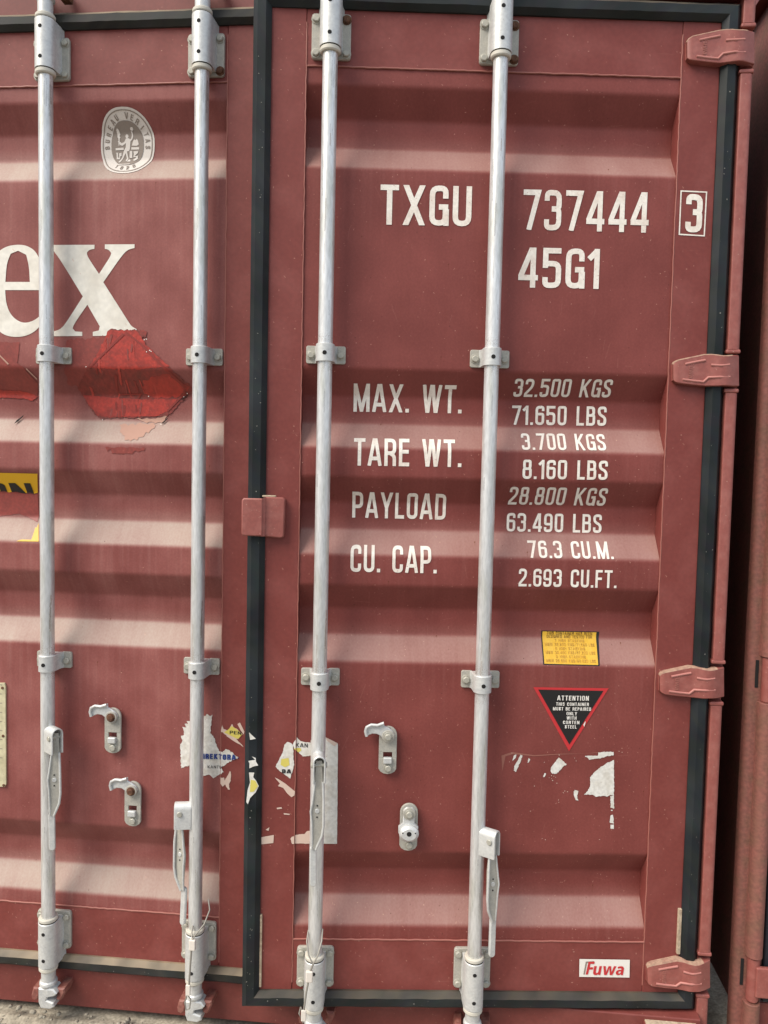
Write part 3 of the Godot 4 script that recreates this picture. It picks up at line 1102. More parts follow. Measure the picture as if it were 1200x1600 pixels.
# ---------------------------------------------------------------- rubber frame round a door leaf
func gasket(d: Dictionary, u0: float, v0: float, u1: float, v1: float, wide: float, dusty: float, sd: int) -> void:
	var st := MB.new()
	var nz := noise(1.0, sd, 3)
	var pr := pv([0, -0.030, 0, 0.004, 0.012, 0.018, wide * 0.72, 0.018, wide, 0.005, wide, -0.008])
	var corner := [Vector2(u0, v0), Vector2(u1, v0), Vector2(u1, v1), Vector2(u0, v1)]
	var inw := [Vector2(1, 1), Vector2(-1, 1), Vector2(-1, -1), Vector2(1, -1)]
	var dark := Color8(27, 31, 33).srgb_to_linear()
	var grey := Color8(50, 56, 59).srgb_to_linear()
	var tan := Color8(146, 130, 108).srgb_to_linear()
	for s in 4:
		var a: Vector2 = corner[s]
		var b: Vector2 = corner[(s + 1) % 4]
		var ia: Vector2 = inw[s]
		var ib: Vector2 = inw[(s + 1) % 4]
		var seg := int((b - a).length() / 0.02)
		for i in pr.size() - 1:
			var e: Vector2 = pr[i + 1] - pr[i]
			var dir: Vector2 = (b - a).normalized()
			var inside := Vector2(-dir.y, dir.x)
			var pn := Vector2(-e.y, e.x).normalized()
			if pn.y < -0.01 or (absf(pn.y) < 0.01 and ((i < 2 and pn.x > 0) or (i > 2 and pn.x < 0))):
				pn = -pn
			var nn := Vector3(inside.x * pn.x, inside.y * pn.x, pn.y)
			for k in seg:
				var q := []
				for z in [k, k + 1]:
					var f: float = float(z) / seg
					for m in [i, i + 1]:
						var p0: Vector2 = a + ia * pr[m].x
						var p1: Vector2 = b + ib * pr[m].x
						var p: Vector2 = p0.lerp(p1, f)
						var jit: float = nz.get_noise_2d(p.x * 14.0, p.y * 14.0) * 0.0026 * (1.0 if m > 0 and m < pr.size() - 1 else 0.0)
						q.append(Vector3(p.x, p.y, pr[m].y + jit))
				var cc := []
				for m in 4:
					var p: Vector3 = q[m]
					var lay_on: float = clampf(nn.y, 0.0, 1.0) * dusty * (0.9 + 0.9 * nz.get_noise_2d(p.x * 9.0, p.y * 9.0))
					lay_on += 0.12 * dusty * maxf(0.0, nz.get_noise_2d(p.x * 40.0 + 9.0, p.y * 40.0)) + 0.05 * dusty * absf(inside.y)
					var base: Color = dark.lerp(grey, clampf(0.35 + nz.get_noise_2d(p.x * 5.0 - 7.0, p.y * 5.0), 0.0, 1.0) * 0.6)
					cc.append(base.lerp(tan, clampf(lay_on, 0.0, 0.95)))
				for tr in [[0, 1, 3], [0, 3, 2]]:
					var x0: int = tr[0]
					var x1: int = tr[1]
					var x2: int = tr[2]
					if (q[x1] - q[x0]).cross(q[x2] - q[x0]).dot(nn) > 0.0:
						var sw: int = x1
						x1 = x2
						x2 = sw
					for m in [x0, x1, x2]:
						st.col = cc[m]
						st.put(q[m], nn)
	part("rubber_gasket", st, M.rubber, d.node)
	var g := RandomNumberGenerator.new()
	g.seed = sd
	var specks := []
	for i in 90:
		var p := Vector2(g.randf_range(0.014, wide * 0.7), pow(g.randf(), 1.5))
		var q := Vector2(u0 + p.x, lerpf(v0 + 0.05, v1 - 0.1, p.y))
		if i % 3 == 0:
			q = Vector2(u1 - p.x, lerpf(v0 + 0.05, v1 - 0.1, p.y))
		elif i % 3 == 1 and i % 2 == 0:
			q = Vector2(lerpf(u0 + 0.05, u1 - 0.05, g.randf()), v0 + p.x)
		specks.append_array(chips_at(PackedVector2Array([q]), g.randf_range(0.0005, 0.0019), i))
	var sm := decal("scuff_mark", specks, M.scuff, 0.0003, d, "", 0.0192)
	sm.set_meta("kind", "stuff")


# weld bead: a thin uneven run along a seam
func bead(d: Dictionary, a: Vector3, b: Vector3, r: float, sd: int) -> void:
	var g := RandomNumberGenerator.new()
	g.seed = sd
	var pts := []
	var k := int((b - a).length() / 0.012)
	for i in k + 1:
		pts.append(a.lerp(b, float(i) / k) + Vector3(g.randf_range(-1, 1), g.randf_range(-1, 1), g.randf_range(-1, 1)) * 0.0006)
	var st := MB.new()
	st.tube(pts, r, 6)
	part("weld_bead", st, M.bead, d.node)


func door_leaf(d: Dictionary, stile_l: float, stile_r: float, low: float, high: float) -> void:
	var o: Node3D = d.node
	for e in [[stile_l, d.u0], [d.u1, stile_r]]:
		var st := MB.new()
		st.box(Vector3((e[0] + e[1]) / 2, (low + high) / 2, -0.030), Vector3(e[1] - e[0], high - low, 0.060), 0.003)
		part("stile", st, M.paint, o)
	for e in [[low, SEAM_LO], [SEAM_HI, high]]:
		var st := MB.new()
		st.box(Vector3((d.u0 + d.u1) / 2, (e[0] + e[1]) / 2, -0.0305), Vector3(d.u1 - d.u0 - 0.001, e[1] - e[0], 0.058), 0.0015)
		part("rail", st, M.paint, o)
	part("pressed_panel", panel(d), d.skin, o)
	var bk := MB.new()
	bk.quad(Vector3(d.u0, SEAM_LO, -0.058), Vector3(d.u1, SEAM_LO, -0.058), Vector3(d.u1, SEAM_HI, -0.058), Vector3(d.u0, SEAM_HI, -0.058), Vector3(0, 0, -1))
	part("back_sheet", bk, M.frame, o)
	for v in [SEAM_LO, SEAM_HI]:
		bead(d, Vector3(d.u0, v, -0.0025), Vector3(d.u1, v, -0.0020), 0.0027, int(v * 100) + d.seed)
	for u in [d.u0, d.u1]:
		bead(d, Vector3(u, low + 0.05, -0.0018), Vector3(u, high - 0.06, -0.0012), 0.0019, int(u * 1000) + d.seed)


# ---------------------------------------------------------------- right leaf's hinges
func hinge_meshes() -> Dictionary:
	var top := pv([1.180, 1.848, 1.183, 1.854, 1.192, 1.859, 1.218, 1.865, 1.257, 1.874, 1.274, 1.874, 1.287, 1.872, 1.301, 1.870, 1.314, 1.871, 1.327, 1.873, 1.347, 1.875])
	var bot := pv([1.182, 1.807, 1.186, 1.802, 1.194, 1.799, 1.221, 1.796, 1.261, 1.793, 1.278, 1.793, 1.291, 1.793, 1.304, 1.794, 1.317, 1.794, 1.331, 1.794, 1.351, 1.795])
	var wf := [0.012, 0.016, 0.019, 0.020, 0.021, 0.026, 0.031, 0.033, 0.032, 0.027, 0.0175]
	var v0 := 1.833
	var st := MB.new()
	var th := 0.022
	for i in top.size() - 1:
		var a := Vector3(top[i].x, top[i].y - v0, wf[i])
		var b := Vector3(top[i + 1].x, top[i + 1].y - v0, wf[i + 1])
		var c := Vector3(bot[i + 1].x, bot[i + 1].y - v0, wf[i + 1])
		var d := Vector3(bot[i].x, bot[i].y - v0, wf[i])
		var r := 0.0028
		var n0: Vector3 = Vector3(-(wf[i + 1] - wf[max(i - 1, 0)]), 0, top[i + 1].x - top[max(i - 1, 0)].x).normalized()
		var n1: Vector3 = Vector3(-(wf[min(i + 2, 10)] - wf[i]), 0, top[min(i + 2, 10)].x - top[i].x).normalized()
		var up := Vector3(0, 1, 0)
		var ai: Vector3 = a - up * r
		var bi: Vector3 = b - up * r
		var ci: Vector3 = c + up * r
		var di: Vector3 = d + up * r
		var zr := Vector3(0, 0, r)
		st.quads(ai, bi, ci, di, n0, n1, n1, n0)
		st.quads(ai, a - zr, b - zr, bi, n0, up, up, n1)
		st.quads(di, d - zr, c - zr, ci, n0, -up, -up, n1)
		var zt := Vector3(0, 0, th)
		st.quad(a - zr, a - zt, b - zt, b - zr, up)
		st.quad(d - zr, d - zt, c - zt, c - zr, -up)
		st.quad(a - zt, b - zt, c - zt, d - zt, Vector3(0, 0, -1))
		if i == 0:
			st.quad(a - zr, a - zt, d - zt, d - zr, Vector3(-1, 0, 0))
	st.lathe([Vector2(0.0, -0.040), Vector2(0.016, -0.040), Vector2(0.0175, -0.038), Vector2(0.0175, 0.038), Vector2(0.016, 0.040), Vector2(0.0, 0.040)], 24, Vector3(1.3365, 0, 0.0))
	var rb := MB.new()
	for path in [pv([1.208, 1.848, 1.234, 1.854, 1.259, 1.859]), pv([1.273, 1.847, 1.295, 1.845, 1.318, 1.848]), pv([1.203, 1.809, 1.230, 1.806, 1.257, 1.804, 1.268, 1.815, 1.293, 1.816, 1.321, 1.817])]:
		var pts := []
		for p in path:
			var w := 0.02
			for i in top.size() - 1:
				if p.x >= top[i].x and p.x <= top[i + 1].x:
					w = lerpf(wf[i], wf[i + 1], (p.x - top[i].x) / (top[i + 1].x - top[i].x))
			pts.append(Vector3(p.x, p.y - v0, w - 0.0008))
		rb.tube(pts, 0.0034, 8)
	var ds := MB.new()
	for i in range(0, 9):
		var y0: float = top[i].y - v0 + 0.0012
		var y1: float = top[i + 1].y - v0 + 0.0012
		ds.quad(Vector3(top[i].x, y0, wf[i] - 0.003), Vector3(top[i + 1].x, y1, wf[i + 1] - 0.003), Vector3(top[i + 1].x, y1, wf[i + 1] - th), Vector3(top[i].x, y0, wf[i] - th), Vector3(0, 1, 0.2))
		ds.quad(Vector3(top[i].x, y0, wf[i] - 0.003), Vector3(top[i + 1].x, y1, wf[i + 1] - 0.003), Vector3(top[i + 1].x, y1 - 0.003, wf[i + 1] - 0.0005), Vector3(top[i].x, y0 - 0.003, wf[i] - 0.0005), Vector3(0, 0.6, 0.8))
	return {"blade": st.mesh(), "rib": rb.mesh(), "dust": ds.mesh()}


func word(s: String, size: float, depth: float, bold := true) -> TextMesh:
	var f := SystemFont.new()
	f.font_names = PackedStringArray(["Droid Sans"])
	f.font_weight = 700 if bold else 400
	var m := TextMesh.new()
	m.text = s
	m.font = f
	m.font_size = 32
	m.pixel_size = size / 23.0
	m.depth = depth
	m.curve_step = 1.0
	return m


# ---------------------------------------------------------------- the scene
func _ready() -> void:
	rng.seed = 7
	var cam := Camera3D.new()
	cam.name = "camera"
	cam.fov = 67.380
	cam.near = 0.05
	cam.far = 200.0
	cam.position = Vector3(0.62276, 1.56535, 2.03050)
	cam.rotation = Vector3(-0.05725, 0.09096, 0.02189)
	add_child(cam)
	cam.current = true
	var we := WorldEnvironment.new()
	we.name = "world_environment"
	var env := Environment.new()
	env.background_mode = Environment.BG_SKY
	var sky := Sky.new()
	var sm := ProceduralSkyMaterial.new()
	sm.sky_top_color = Color(0.74, 0.80, 0.88)
	sm.sky_horizon_color = Color(0.88, 0.90, 0.92)
	sm.sky_curve = 0.25
	sm.ground_bottom_color = Color(0.34, 0.32, 0.29)
	sm.ground_horizon_color = Color(0.55, 0.54, 0.52)
	sm.sun_angle_max = 0.0
	sky.sky_material = sm
	env.sky = sky
	env.background_energy_multiplier = 0.46
	env.tonemap_mode = Environment.TONE_MAPPER_LINEAR
	env.tonemap_exposure = 3.05
	env.sdfgi_enabled = true
	env.ssao_enabled = true
	env.ssil_enabled = true
	we.environment = env
	add_child(we)
	var sun := DirectionalLight3D.new()
	sun.name = "veiled_sun"
	sun.light_energy = 0.5
	sun.light_color = Color(1.0, 0.97, 0.93)
	sun.light_angular_distance = 38.0
	sun.shadow_enabled = true
	add_child(sun)
	sun.look_at_from_position(Vector3(-0.58, 0.80, 0.46) * 10.0, Vector3.ZERO)

	wob.seed = 3
	wob.frequency = 0.035
	wob.fractal_octaves = 2
	make_profile()
	materials()
	make_furniture()
	build_ground()
	build_container()
	var L := {"u0": -0.949, "u1": 0.0, "seed": 1, "skin": M.panel_l}
	var R := {"u0": 0.2249, "u1": 1.1740, "seed": 2, "skin": M.panel_r}
	var at_l := Transform3D.IDENTITY
	var at_r := Transform3D(Basis(Vector3(0, 1, 0), DOOR_TURN), Vector3(0, 0, DOOR_Z))
	L.node = thing("container_door", "closed left oxide-red container door with white ex lettering and a red diamond placard", "container door", at_l, "container doors")
	R.node = thing("container_door", "right oxide-red container door, slightly ajar, with white weights and serial lettering", "container door", at_r, "container doors")
	build_left(L)
	build_right(R)
	var foot := Vector3(0, 0, ROD_W)
	locking_rod(at_l * Transform3D(Basis.IDENTITY, foot + Vector3(-0.479, 0, 0)), "galvanised locking rod crossing the large letter e, beside the yellow sticker scrap", 0.806, 0.95, 0.30, 1.0)
	locking_rod(at_l * Transform3D(Basis.IDENTITY, foot + Vector3(-0.056, 0, 0)), "galvanised locking rod beside the red diamond, its handle hanging on the left", 0.613, -1.35, -0.35, -1.0)
	locking_rod(at_r * Transform3D(Basis.IDENTITY, foot + Vector3(0.287, 0, 0)), "galvanised locking rod beside the black gasket, handle hanging in front of a white paper strip", 0.803, 0.12, 0.12, 1.0)
	locking_rod(at_r * Transform3D(Basis.IDENTITY, foot + Vector3(0.708, 0, 0)), "galvanised locking rod between TXGU and 737444, handle standing off to the right", 0.605, 0.95, 0.35, -1.0)
	build_seals(at_l, at_r)
	build_neighbour()


func build_left(d: Dictionary) -> void:
	door_leaf(d, -1.09, 0.085, 0.12, 2.75)
	gasket(d, -1.14, 0.116, 0.135, 2.755, 0.044, 0.85, 71)
	for u in [-0.479, -0.056]:
		rod_guide(d, u, 2.635, true, [2] if u > -0.2 else [])
		rod_guide(d, u, 0.234, false)
		rod_clamp(d, u, 1.852)
		rod_clamp(d, u, 1.011)
	handle_catch(d, -0.305, 0.861, false, true, "upper left galvanised catch with a rusty bolt, its hook swung to the left")
	handle_catch(d, -0.247, 0.656, false, true, "lower left galvanised catch with a rusty bolt, nearest the red diamond's rod")
	# big serif letters
	var z := "ex"
	var x := pv([-0.509, 2.151, -0.365, 2.151, -0.365, 2.140, -0.379, 2.138, -0.386, 2.130, -0.385, 2.120, -0.352, 2.073, -0.320, 2.120, -0.318, 2.129, -0.325, 2.138, -0.336, 2.140, -0.336, 2.152, -0.253, 2.152, -0.253, 2.142, -0.271, 2.138, -0.286, 2.125, -0.340, 2.051, -0.270, 1.947, -0.260, 1.933, -0.246, 1.926, -0.246, 1.910, -0.370, 1.907, -0.370, 1.918, -0.353, 1.922, -0.350, 1.933, -0.385, 1.991, -0.424, 1.938, -0.427, 1.927, -0.420, 1.919, -0.400, 1.918, -0.400, 1.907, -0.510, 1.905, -0.510, 1.916, -0.482, 1.918, -0.461, 1.925, -0.445, 1.943, -0.398, 2.013, -0.474, 2.130, -0.487, 2.139, -0.509, 2.140])
	decal("lettering", [soft(x)], M.letter_big, 0.0010, d, "large white serif letter x")
	var e1 := pv([-0.509, 2.052, -0.670, 2.052, -0.671, 2.007, -0.663, 1.954, -0.642, 1.920, -0.617, 1.905, -0.577, 1.902, -0.543, 1.912, -0.519, 1.932, -0.505, 1.965, -0.509, 1.972, -0.522, 1.958, -0.540, 1.946, -0.565, 1.940, -0.589, 1.949, -0.608, 1.969, -0.618, 1.998, -0.620, 2.030, -0.509, 2.030])
	var e2 := pv([-0.670, 2.052, -0.662, 2.099, -0.643, 2.131, -0.616, 2.148, -0.582, 2.153, -0.554, 2.149, -0.530, 2.133, -0.515, 2.099, -0.509, 2.052, -0.549, 2.052, -0.551, 2.093, -0.559, 2.125, -0.582, 2.136, -0.603, 2.128, -0.615, 2.102, -0.619, 2.052])
	decal("lettering", [soft(e1), soft(e2)], M.letter_big, 0.0010, d, "large white serif letter e, cut by the frame")
	# red diamond placard, worn
	decal("placard_film", [ragged(pv([-0.443, 1.896, -0.379, 1.900, -0.328, 1.907, -0.310, 1.923, -0.316, 1.864, -0.378, 1.815, -0.415, 1.769, -0.455, 1.779]), 0.004, 0.012, 5)], M.film_old, 0.0012, d, "dull red patch left of the diamond")
	decal("placard_film", [ragged(pv([-0.322, 1.924, -0.283, 1.923, -0.247, 1.923, -0.217, 1.921, -0.218, 1.904, -0.231, 1.902, -0.220, 1.884, -0.196, 1.862, -0.154, 1.823, -0.121, 1.794, -0.101, 1.777, -0.114, 1.758, -0.143, 1.728, -0.167, 1.699, -0.207, 1.694, -0.265, 1.690, -0.336, 1.689, -0.364, 1.683, -0.386, 1.696, -0.405, 1.725, -0.424, 1.755, -0.430, 1.769, -0.385, 1.822, -0.355, 1.861, -0.329, 1.907]), 0.0022, 0.008, 6)], M.film_worn, 0.0020, d, "worn bright red diamond placard")
	decal("placard_film", [ragged(pv([-0.325, 1.922, -0.247, 1.923, -0.217, 1.882, -0.154, 1.826, -0.235, 1.819, -0.316, 1.819, -0.382, 1.821, -0.355, 1.861]), 0.0012, 0.008, 61), ragged(pv([-0.420, 1.752, -0.309, 1.743, -0.241, 1.741, -0.149, 1.744, -0.173, 1.711, -0.204, 1.696, -0.265, 1.693, -0.336, 1.691, -0.377, 1.693, -0.405, 1.728]), 0.0012, 0.008, 62), ragged(pv([-0.236, 1.792, -0.163, 1.809, -0.107, 1.777, -0.143, 1.750, -0.204, 1.744, -0.240, 1.757]), 0.004, 0.012, 63)], M.film, 0.0023, d, "brighter red areas of the diamond")
	var dia := pv([-0.316, 1.922, -0.247, 1.921, -0.220, 1.882, -0.154, 1.821, -0.103, 1.777, -0.143, 1.729, -0.167, 1.701, -0.265, 1.692, -0.361, 1.684, -0.419, 1.755, -0.382, 1.820, -0.328, 1.906])
	var sm := RandomNumberGenerator.new()
	sm.seed = 91
	var smear := [[], [], []]
	var c0: Vector2 = (dia[0] + dia[8]) * 0.5
	for k in 54:
		var p := c0 + Vector2(sm.randf_range(-0.14, 0.13), sm.randf_range(-0.12, 0.13))
		var ln := sm.randf_range(0.008, 0.05)
		var wd := sm.randf_range(0.001, 0.008)
		var lean := sm.randf_range(-0.006, 0.006)
		smear[k % 3].append_array(within([ragged(PackedVector2Array([p, p + Vector2(wd, -0.003), p + Vector2(wd * 0.6 + lean, -ln), p + Vector2(lean, -ln * 0.9)]), 0.0008, 0.006, k)], dia))
	decal("placard_film", smear[0], M.film_old, 0.0026, d, "dull smears down the diamond")
	decal("placard_film", smear[1], M.film_line, 0.0029, d, "dark smears down the diamond")
	decal("placard_film", smear[2], M.film_bright, 0.0027, d, "bright smears down the diamond")
	decal("placard_film", [pv([-0.284, 1.915, -0.279, 1.910, -0.376, 1.821, -0.382, 1.821]), pv([-0.274, 1.915, -0.269, 1.916, -0.229, 1.886, -0.121, 1.783, -0.117, 1.775, -0.122, 1.772, -0.129, 1.780, -0.235, 1.884]), pv([-0.118, 1.772, -0.125, 1.758, -0.152, 1.729, -0.173, 1.708, -0.178, 1.711, -0.154, 1.735, -0.131, 1.758, -0.125, 1.771]), pv([-0.308, 1.756, -0.245, 1.759, -0.251, 1.754, -0.256, 1.744, -0.261, 1.742, -0.256, 1.754, -0.309, 1.753])], M.film_line, 0.0034, d, "darker border lines of the diamond")
	decal("placard_film", [ragged(pv([-0.310, 1.668, -0.238, 1.673, -0.201, 1.672, -0.217, 1.653, -0.239, 1.635, -0.249, 1.626, -0.276, 1.625, -0.292, 1.640]), 0.003, 0.012, 10), ragged(pv([-0.265, 1.687, -0.204, 1.691, -0.176, 1.699, -0.189, 1.675, -0.239, 1.677]), 0.002, 0.012, 12)], M.film_pale, 0.0012, d, "pale pink rubbed patch under the diamond")
	decal("placard_film", [ragged(pv([-0.334, 1.606, -0.222, 1.606, -0.225, 1.598, -0.252, 1.596, -0.258, 1.588, -0.315, 1.588, -0.318, 1.601, -0.327, 1.592]), 0.0015, 0.01, 11)], M.film_old, 0.0012, d, "small red remnant below the diamond")
	decal("film_chip", chips_at(pv([-0.208, 1.869, -0.217, 1.899, -0.223, 1.897, -0.204, 1.866, -0.283, 1.925, -0.278, 1.928, -0.259, 1.924, -0.217, 1.865, -0.117, 1.760, -0.190, 1.670, -0.362, 1.681, -0.229, 1.750, -0.388, 1.824, -0.128, 1.750]), 0.0018, 21), M.sign_white, 0.0040, d)
	decal("film_tear", [pv([-0.190, 1.673, -0.176, 1.690, -0.173, 1.689, -0.184, 1.673]), pv([-0.136, 1.742, -0.116, 1.758, -0.115, 1.756, -0.131, 1.742]), pv([-0.614, 1.664, -0.610, 1.675, -0.593, 1.693, -0.594, 1.688, -0.605, 1.671])], M.hole, 0.0042, d)
	# second diamond, cut by the frame
	decal("placard_film", [ragged(pv([-0.664, 1.890, -0.579, 1.888, -0.587, 1.832, -0.568, 1.819, -0.542, 1.780, -0.554, 1.749, -0.568, 1.735, -0.601, 1.759, -0.689, 1.764]), 0.001, 0.01, 15)], M.film_old, 0.0012, d, "faded red diamond remnant at the picture's edge")
	decal("placard_film", [ragged(pv([-0.690, 1.763, -0.600, 1.761, -0.552, 1.746, -0.568, 1.733, -0.599, 1.739, -0.694, 1.740]), 0.001, 0.01, 16)], M.film, 0.0022, d)
	decal("placard_film", [pv([-0.641, 1.859, -0.609, 1.829, -0.613, 1.827, -0.641, 1.854]), pv([-0.559, 1.819, -0.538, 1.793, -0.540, 1.790, -0.562, 1.817])], M.film_pale, 0.0028, d)
	# caution sticker
	var cs := pv([-0.672, 1.529, -0.534, 1.529, -0.554, 1.474, -0.565, 1.471, -0.576, 1.475, -0.591, 1.472, -0.605, 1.474, -0.618, 1.477, -0.639, 1.473, -0.651, 1.478, -0.696, 1.474])
	decal("caution_sticker", [cs], M.caution, 0.0012, d, "yellow caution sticker torn through its black lettering")
	var tpo := text_polys("ON", 0.15, 0.10)
	decal("lettering", within(lay(tpo, pv([-0.704, 1.438, -0.692, 1.500, -0.565, 1.440])), cs), M.black, 0.0020, d)
	decal("caution_sticker", [ragged(pv([-0.696, 1.470, -0.653, 1.475, -0.619, 1.474, -0.565, 1.468, -0.554, 1.471, -0.550, 1.391, -0.554, 1.391, -0.610, 1.413, -0.695, 1.399]), 0.0008, 0.01, 17)], M.film_old, 0.0012, d, "red backing left by the torn sticker")
	decal("caution_sticker", [pv([-0.546, 1.388, -0.527, 1.339, -0.593, 1.338, -0.573, 1.345, -0.579, 1.348, -0.558, 1.355, -0.558, 1.362, -0.550, 1.366, -0.551, 1.375, -0.546, 1.376])], M.yellow, 0.0014, d, "yellow splinters of the torn sticker")
	# certification emblem: white oval, fine ring, dark oval with the figure
	emblem(d)
	# data plate
	var dp := MB.new()
	dp.extrude(pv([-0.796, 0.929, -0.627, 0.936, -0.624, 0.927, -0.624, 0.645, -0.629, 0.636, -0.799, 0.631]), -0.004, 0.001, 0.0006)
	part("data_plate", dp, M.plate, d.node, "cream data plate riveted to the door at the picture's edge")
	for q in [pv([-0.633, 0.922]), pv([-0.632, 0.784]), pv([-0.631, 0.641])]:
		part("rivet", disc(0.004, 0.0008, 0.003, q[0], 10), M.rust, d.node)
	var rows := []
	for k in 9:
		var y: float = lerpf(0.93, 0.72, k / 8.0)
		rows.append(pv([-0.70, y, -0.634, y, -0.634, y + 0.0015, -0.70, y + 0.0015]))
	decal("lettering", rows, M.emblem_dark, 0.0004, d, "", 0.001)
	# torn customs papers beside the second rod
	var pa := ragged(pv([-0.092, 0.854, -0.099, 0.854, -0.095, 0.846, -0.105, 0.845, -0.099, 0.836, -0.111, 0.837, -0.107, 0.826, -0.106, 0.814, -0.115, 0.811, -0.110, 0.799, -0.117, 0.783, -0.114, 0.719, -0.088, 0.729, -0.051, 0.702, -0.034, 0.706, -0.021, 0.696, 0.009, 0.717, 0.002, 0.729, 0.018, 0.743, 0.051, 0.760, 0.031, 0.775, 0.014, 0.783, 0.005, 0.773, -0.007, 0.775, -0.013, 0.792, -0.023, 0.816, -0.031, 0.822, -0.029, 0.853, -0.026, 0.876, -0.033, 0.871, -0.042, 0.877, -0.051, 0.867, -0.052, 0.852]), 0.0010, 0.008, 18)
	decal("torn_paper", [pa], M.paper, 0.0012, d, "torn white notice behind the rod with blue lettering")
	decal("lettering", within(lay(text_polys("DIREKTORAT", 0.21, 0.12), pv([-0.064, 0.749, -0.065, 0.764, 0.055, 0.754])), pa), M.ink_blue, 0.0022, d)
	decal("lettering", within(lay(text_polys("KANTOR", 0.11, 0.14), pv([-0.038, 0.724, -0.038, 0.732, 0.010, 0.726])), pa), M.ink, 0.0022, d)
	decal("torn_paper", [ragged(pv([-0.002, 0.830, 0.004, 0.849, 0.007, 0.838, 0.020, 0.834, 0.031, 0.854, 0.035, 0.845, 0.047, 0.839, 0.061, 0.826, 0.049, 0.812, 0.043, 0.812, 0.064, 0.791, 0.020, 0.816, 0.005, 0.829]), 0.0006, 0.008, 19), pv([0.046, 0.854, 0.053, 0.859, 0.066, 0.834, 0.064, 0.826, 0.056, 0.836])], M.paper_pink, 0.0012, d, "ragged pink and yellow paper scrap beside the gasket")
	decal("torn_paper", [pv([0.022, 0.839, 0.030, 0.848, 0.047, 0.838, 0.060, 0.826, 0.049, 0.813, 0.043, 0.814, 0.009, 0.829])], M.paper_yellow, 0.0016, d)
	decal("lettering", within(lay(text_polys("PEN", 0.13, 0.12), pv([0.025, 0.826, 0.025, 0.835, 0.057, 0.825])), pv([0.019, 0.847, 0.061, 0.849, 0.061, 0.810, 0.020, 0.808])), M.ink, 0.0022, d)
	decal("torn_paper", [ragged(pv([-0.003, 0.700, 0.009, 0.702, 0.012, 0.693, 0.021, 0.709, 0.026, 0.721, 0.029, 0.719, 0.029, 0.694, 0.024, 0.684, 0.027, 0.669, 0.021, 0.669, 0.013, 0.683, 0.006, 0.676, -0.001, 0.685]), 0.0006, 0.008, 20)], M.paper_pink, 0.0014, d, "small pink paper shred below the notice")


# rounds the gentle bends of an outline and keeps its sharp corners
func soft(p: PackedVector2Array) -> PackedVector2Array:
	for k in 3:
		var o := PackedVector2Array()
		var m := p.size()
		for i in m:
			var a: Vector2 = p[i] - p[(i + m - 1) % m]
			var b: Vector2 = p[(i + 1) % m] - p[i]
			if absf(a.angle_to(b)) < 0.75:
				o.append(p[i] - a * 0.25)
				o.append(p[i] + b * 0.25)
			else:
				o.append(p[i])
		p = o
	return p


func chips_at(p: PackedVector2Array, r: float, sd: int) -> Array:
	var g := RandomNumberGenerator.new()
	g.seed = sd
	var out := []
	for q in p:
		var c := PackedVector2Array()
		for i in 6:
			c.append(q + Vector2(cos(TAU * i / 6), sin(TAU * i / 6)) * r * g.randf_range(0.4, 1.3))
		out.append(c)
	return out


func ring_text(s: String, ctr: Vector2, rx: float, ry: float, a0: float, a1: float, hgt: float, wid: float) -> Array:
	var out := []
	for i in s.length():
		var g := glyph(s[i], 0.15)
		if g[1].size() == 0:
			continue
		var a: float = lerpf(a0, a1, float(i) / (s.length() - 1))
		var p := ctr + Vector2(cos(a) * rx, sin(a) * ry)
		var nn := Vector2(cos(a) / rx, sin(a) / ry).normalized()
		if a0 < a1:
			nn = -nn
		var tx := Vector2(nn.y, -nn.x)
		for q in strokes(g[1], 0.15):
			out.append(Transform2D(tx * wid, nn * hgt, p - tx * wid * g[0] * 0.5 - nn * hgt * 0.5) * q[0])
	return out


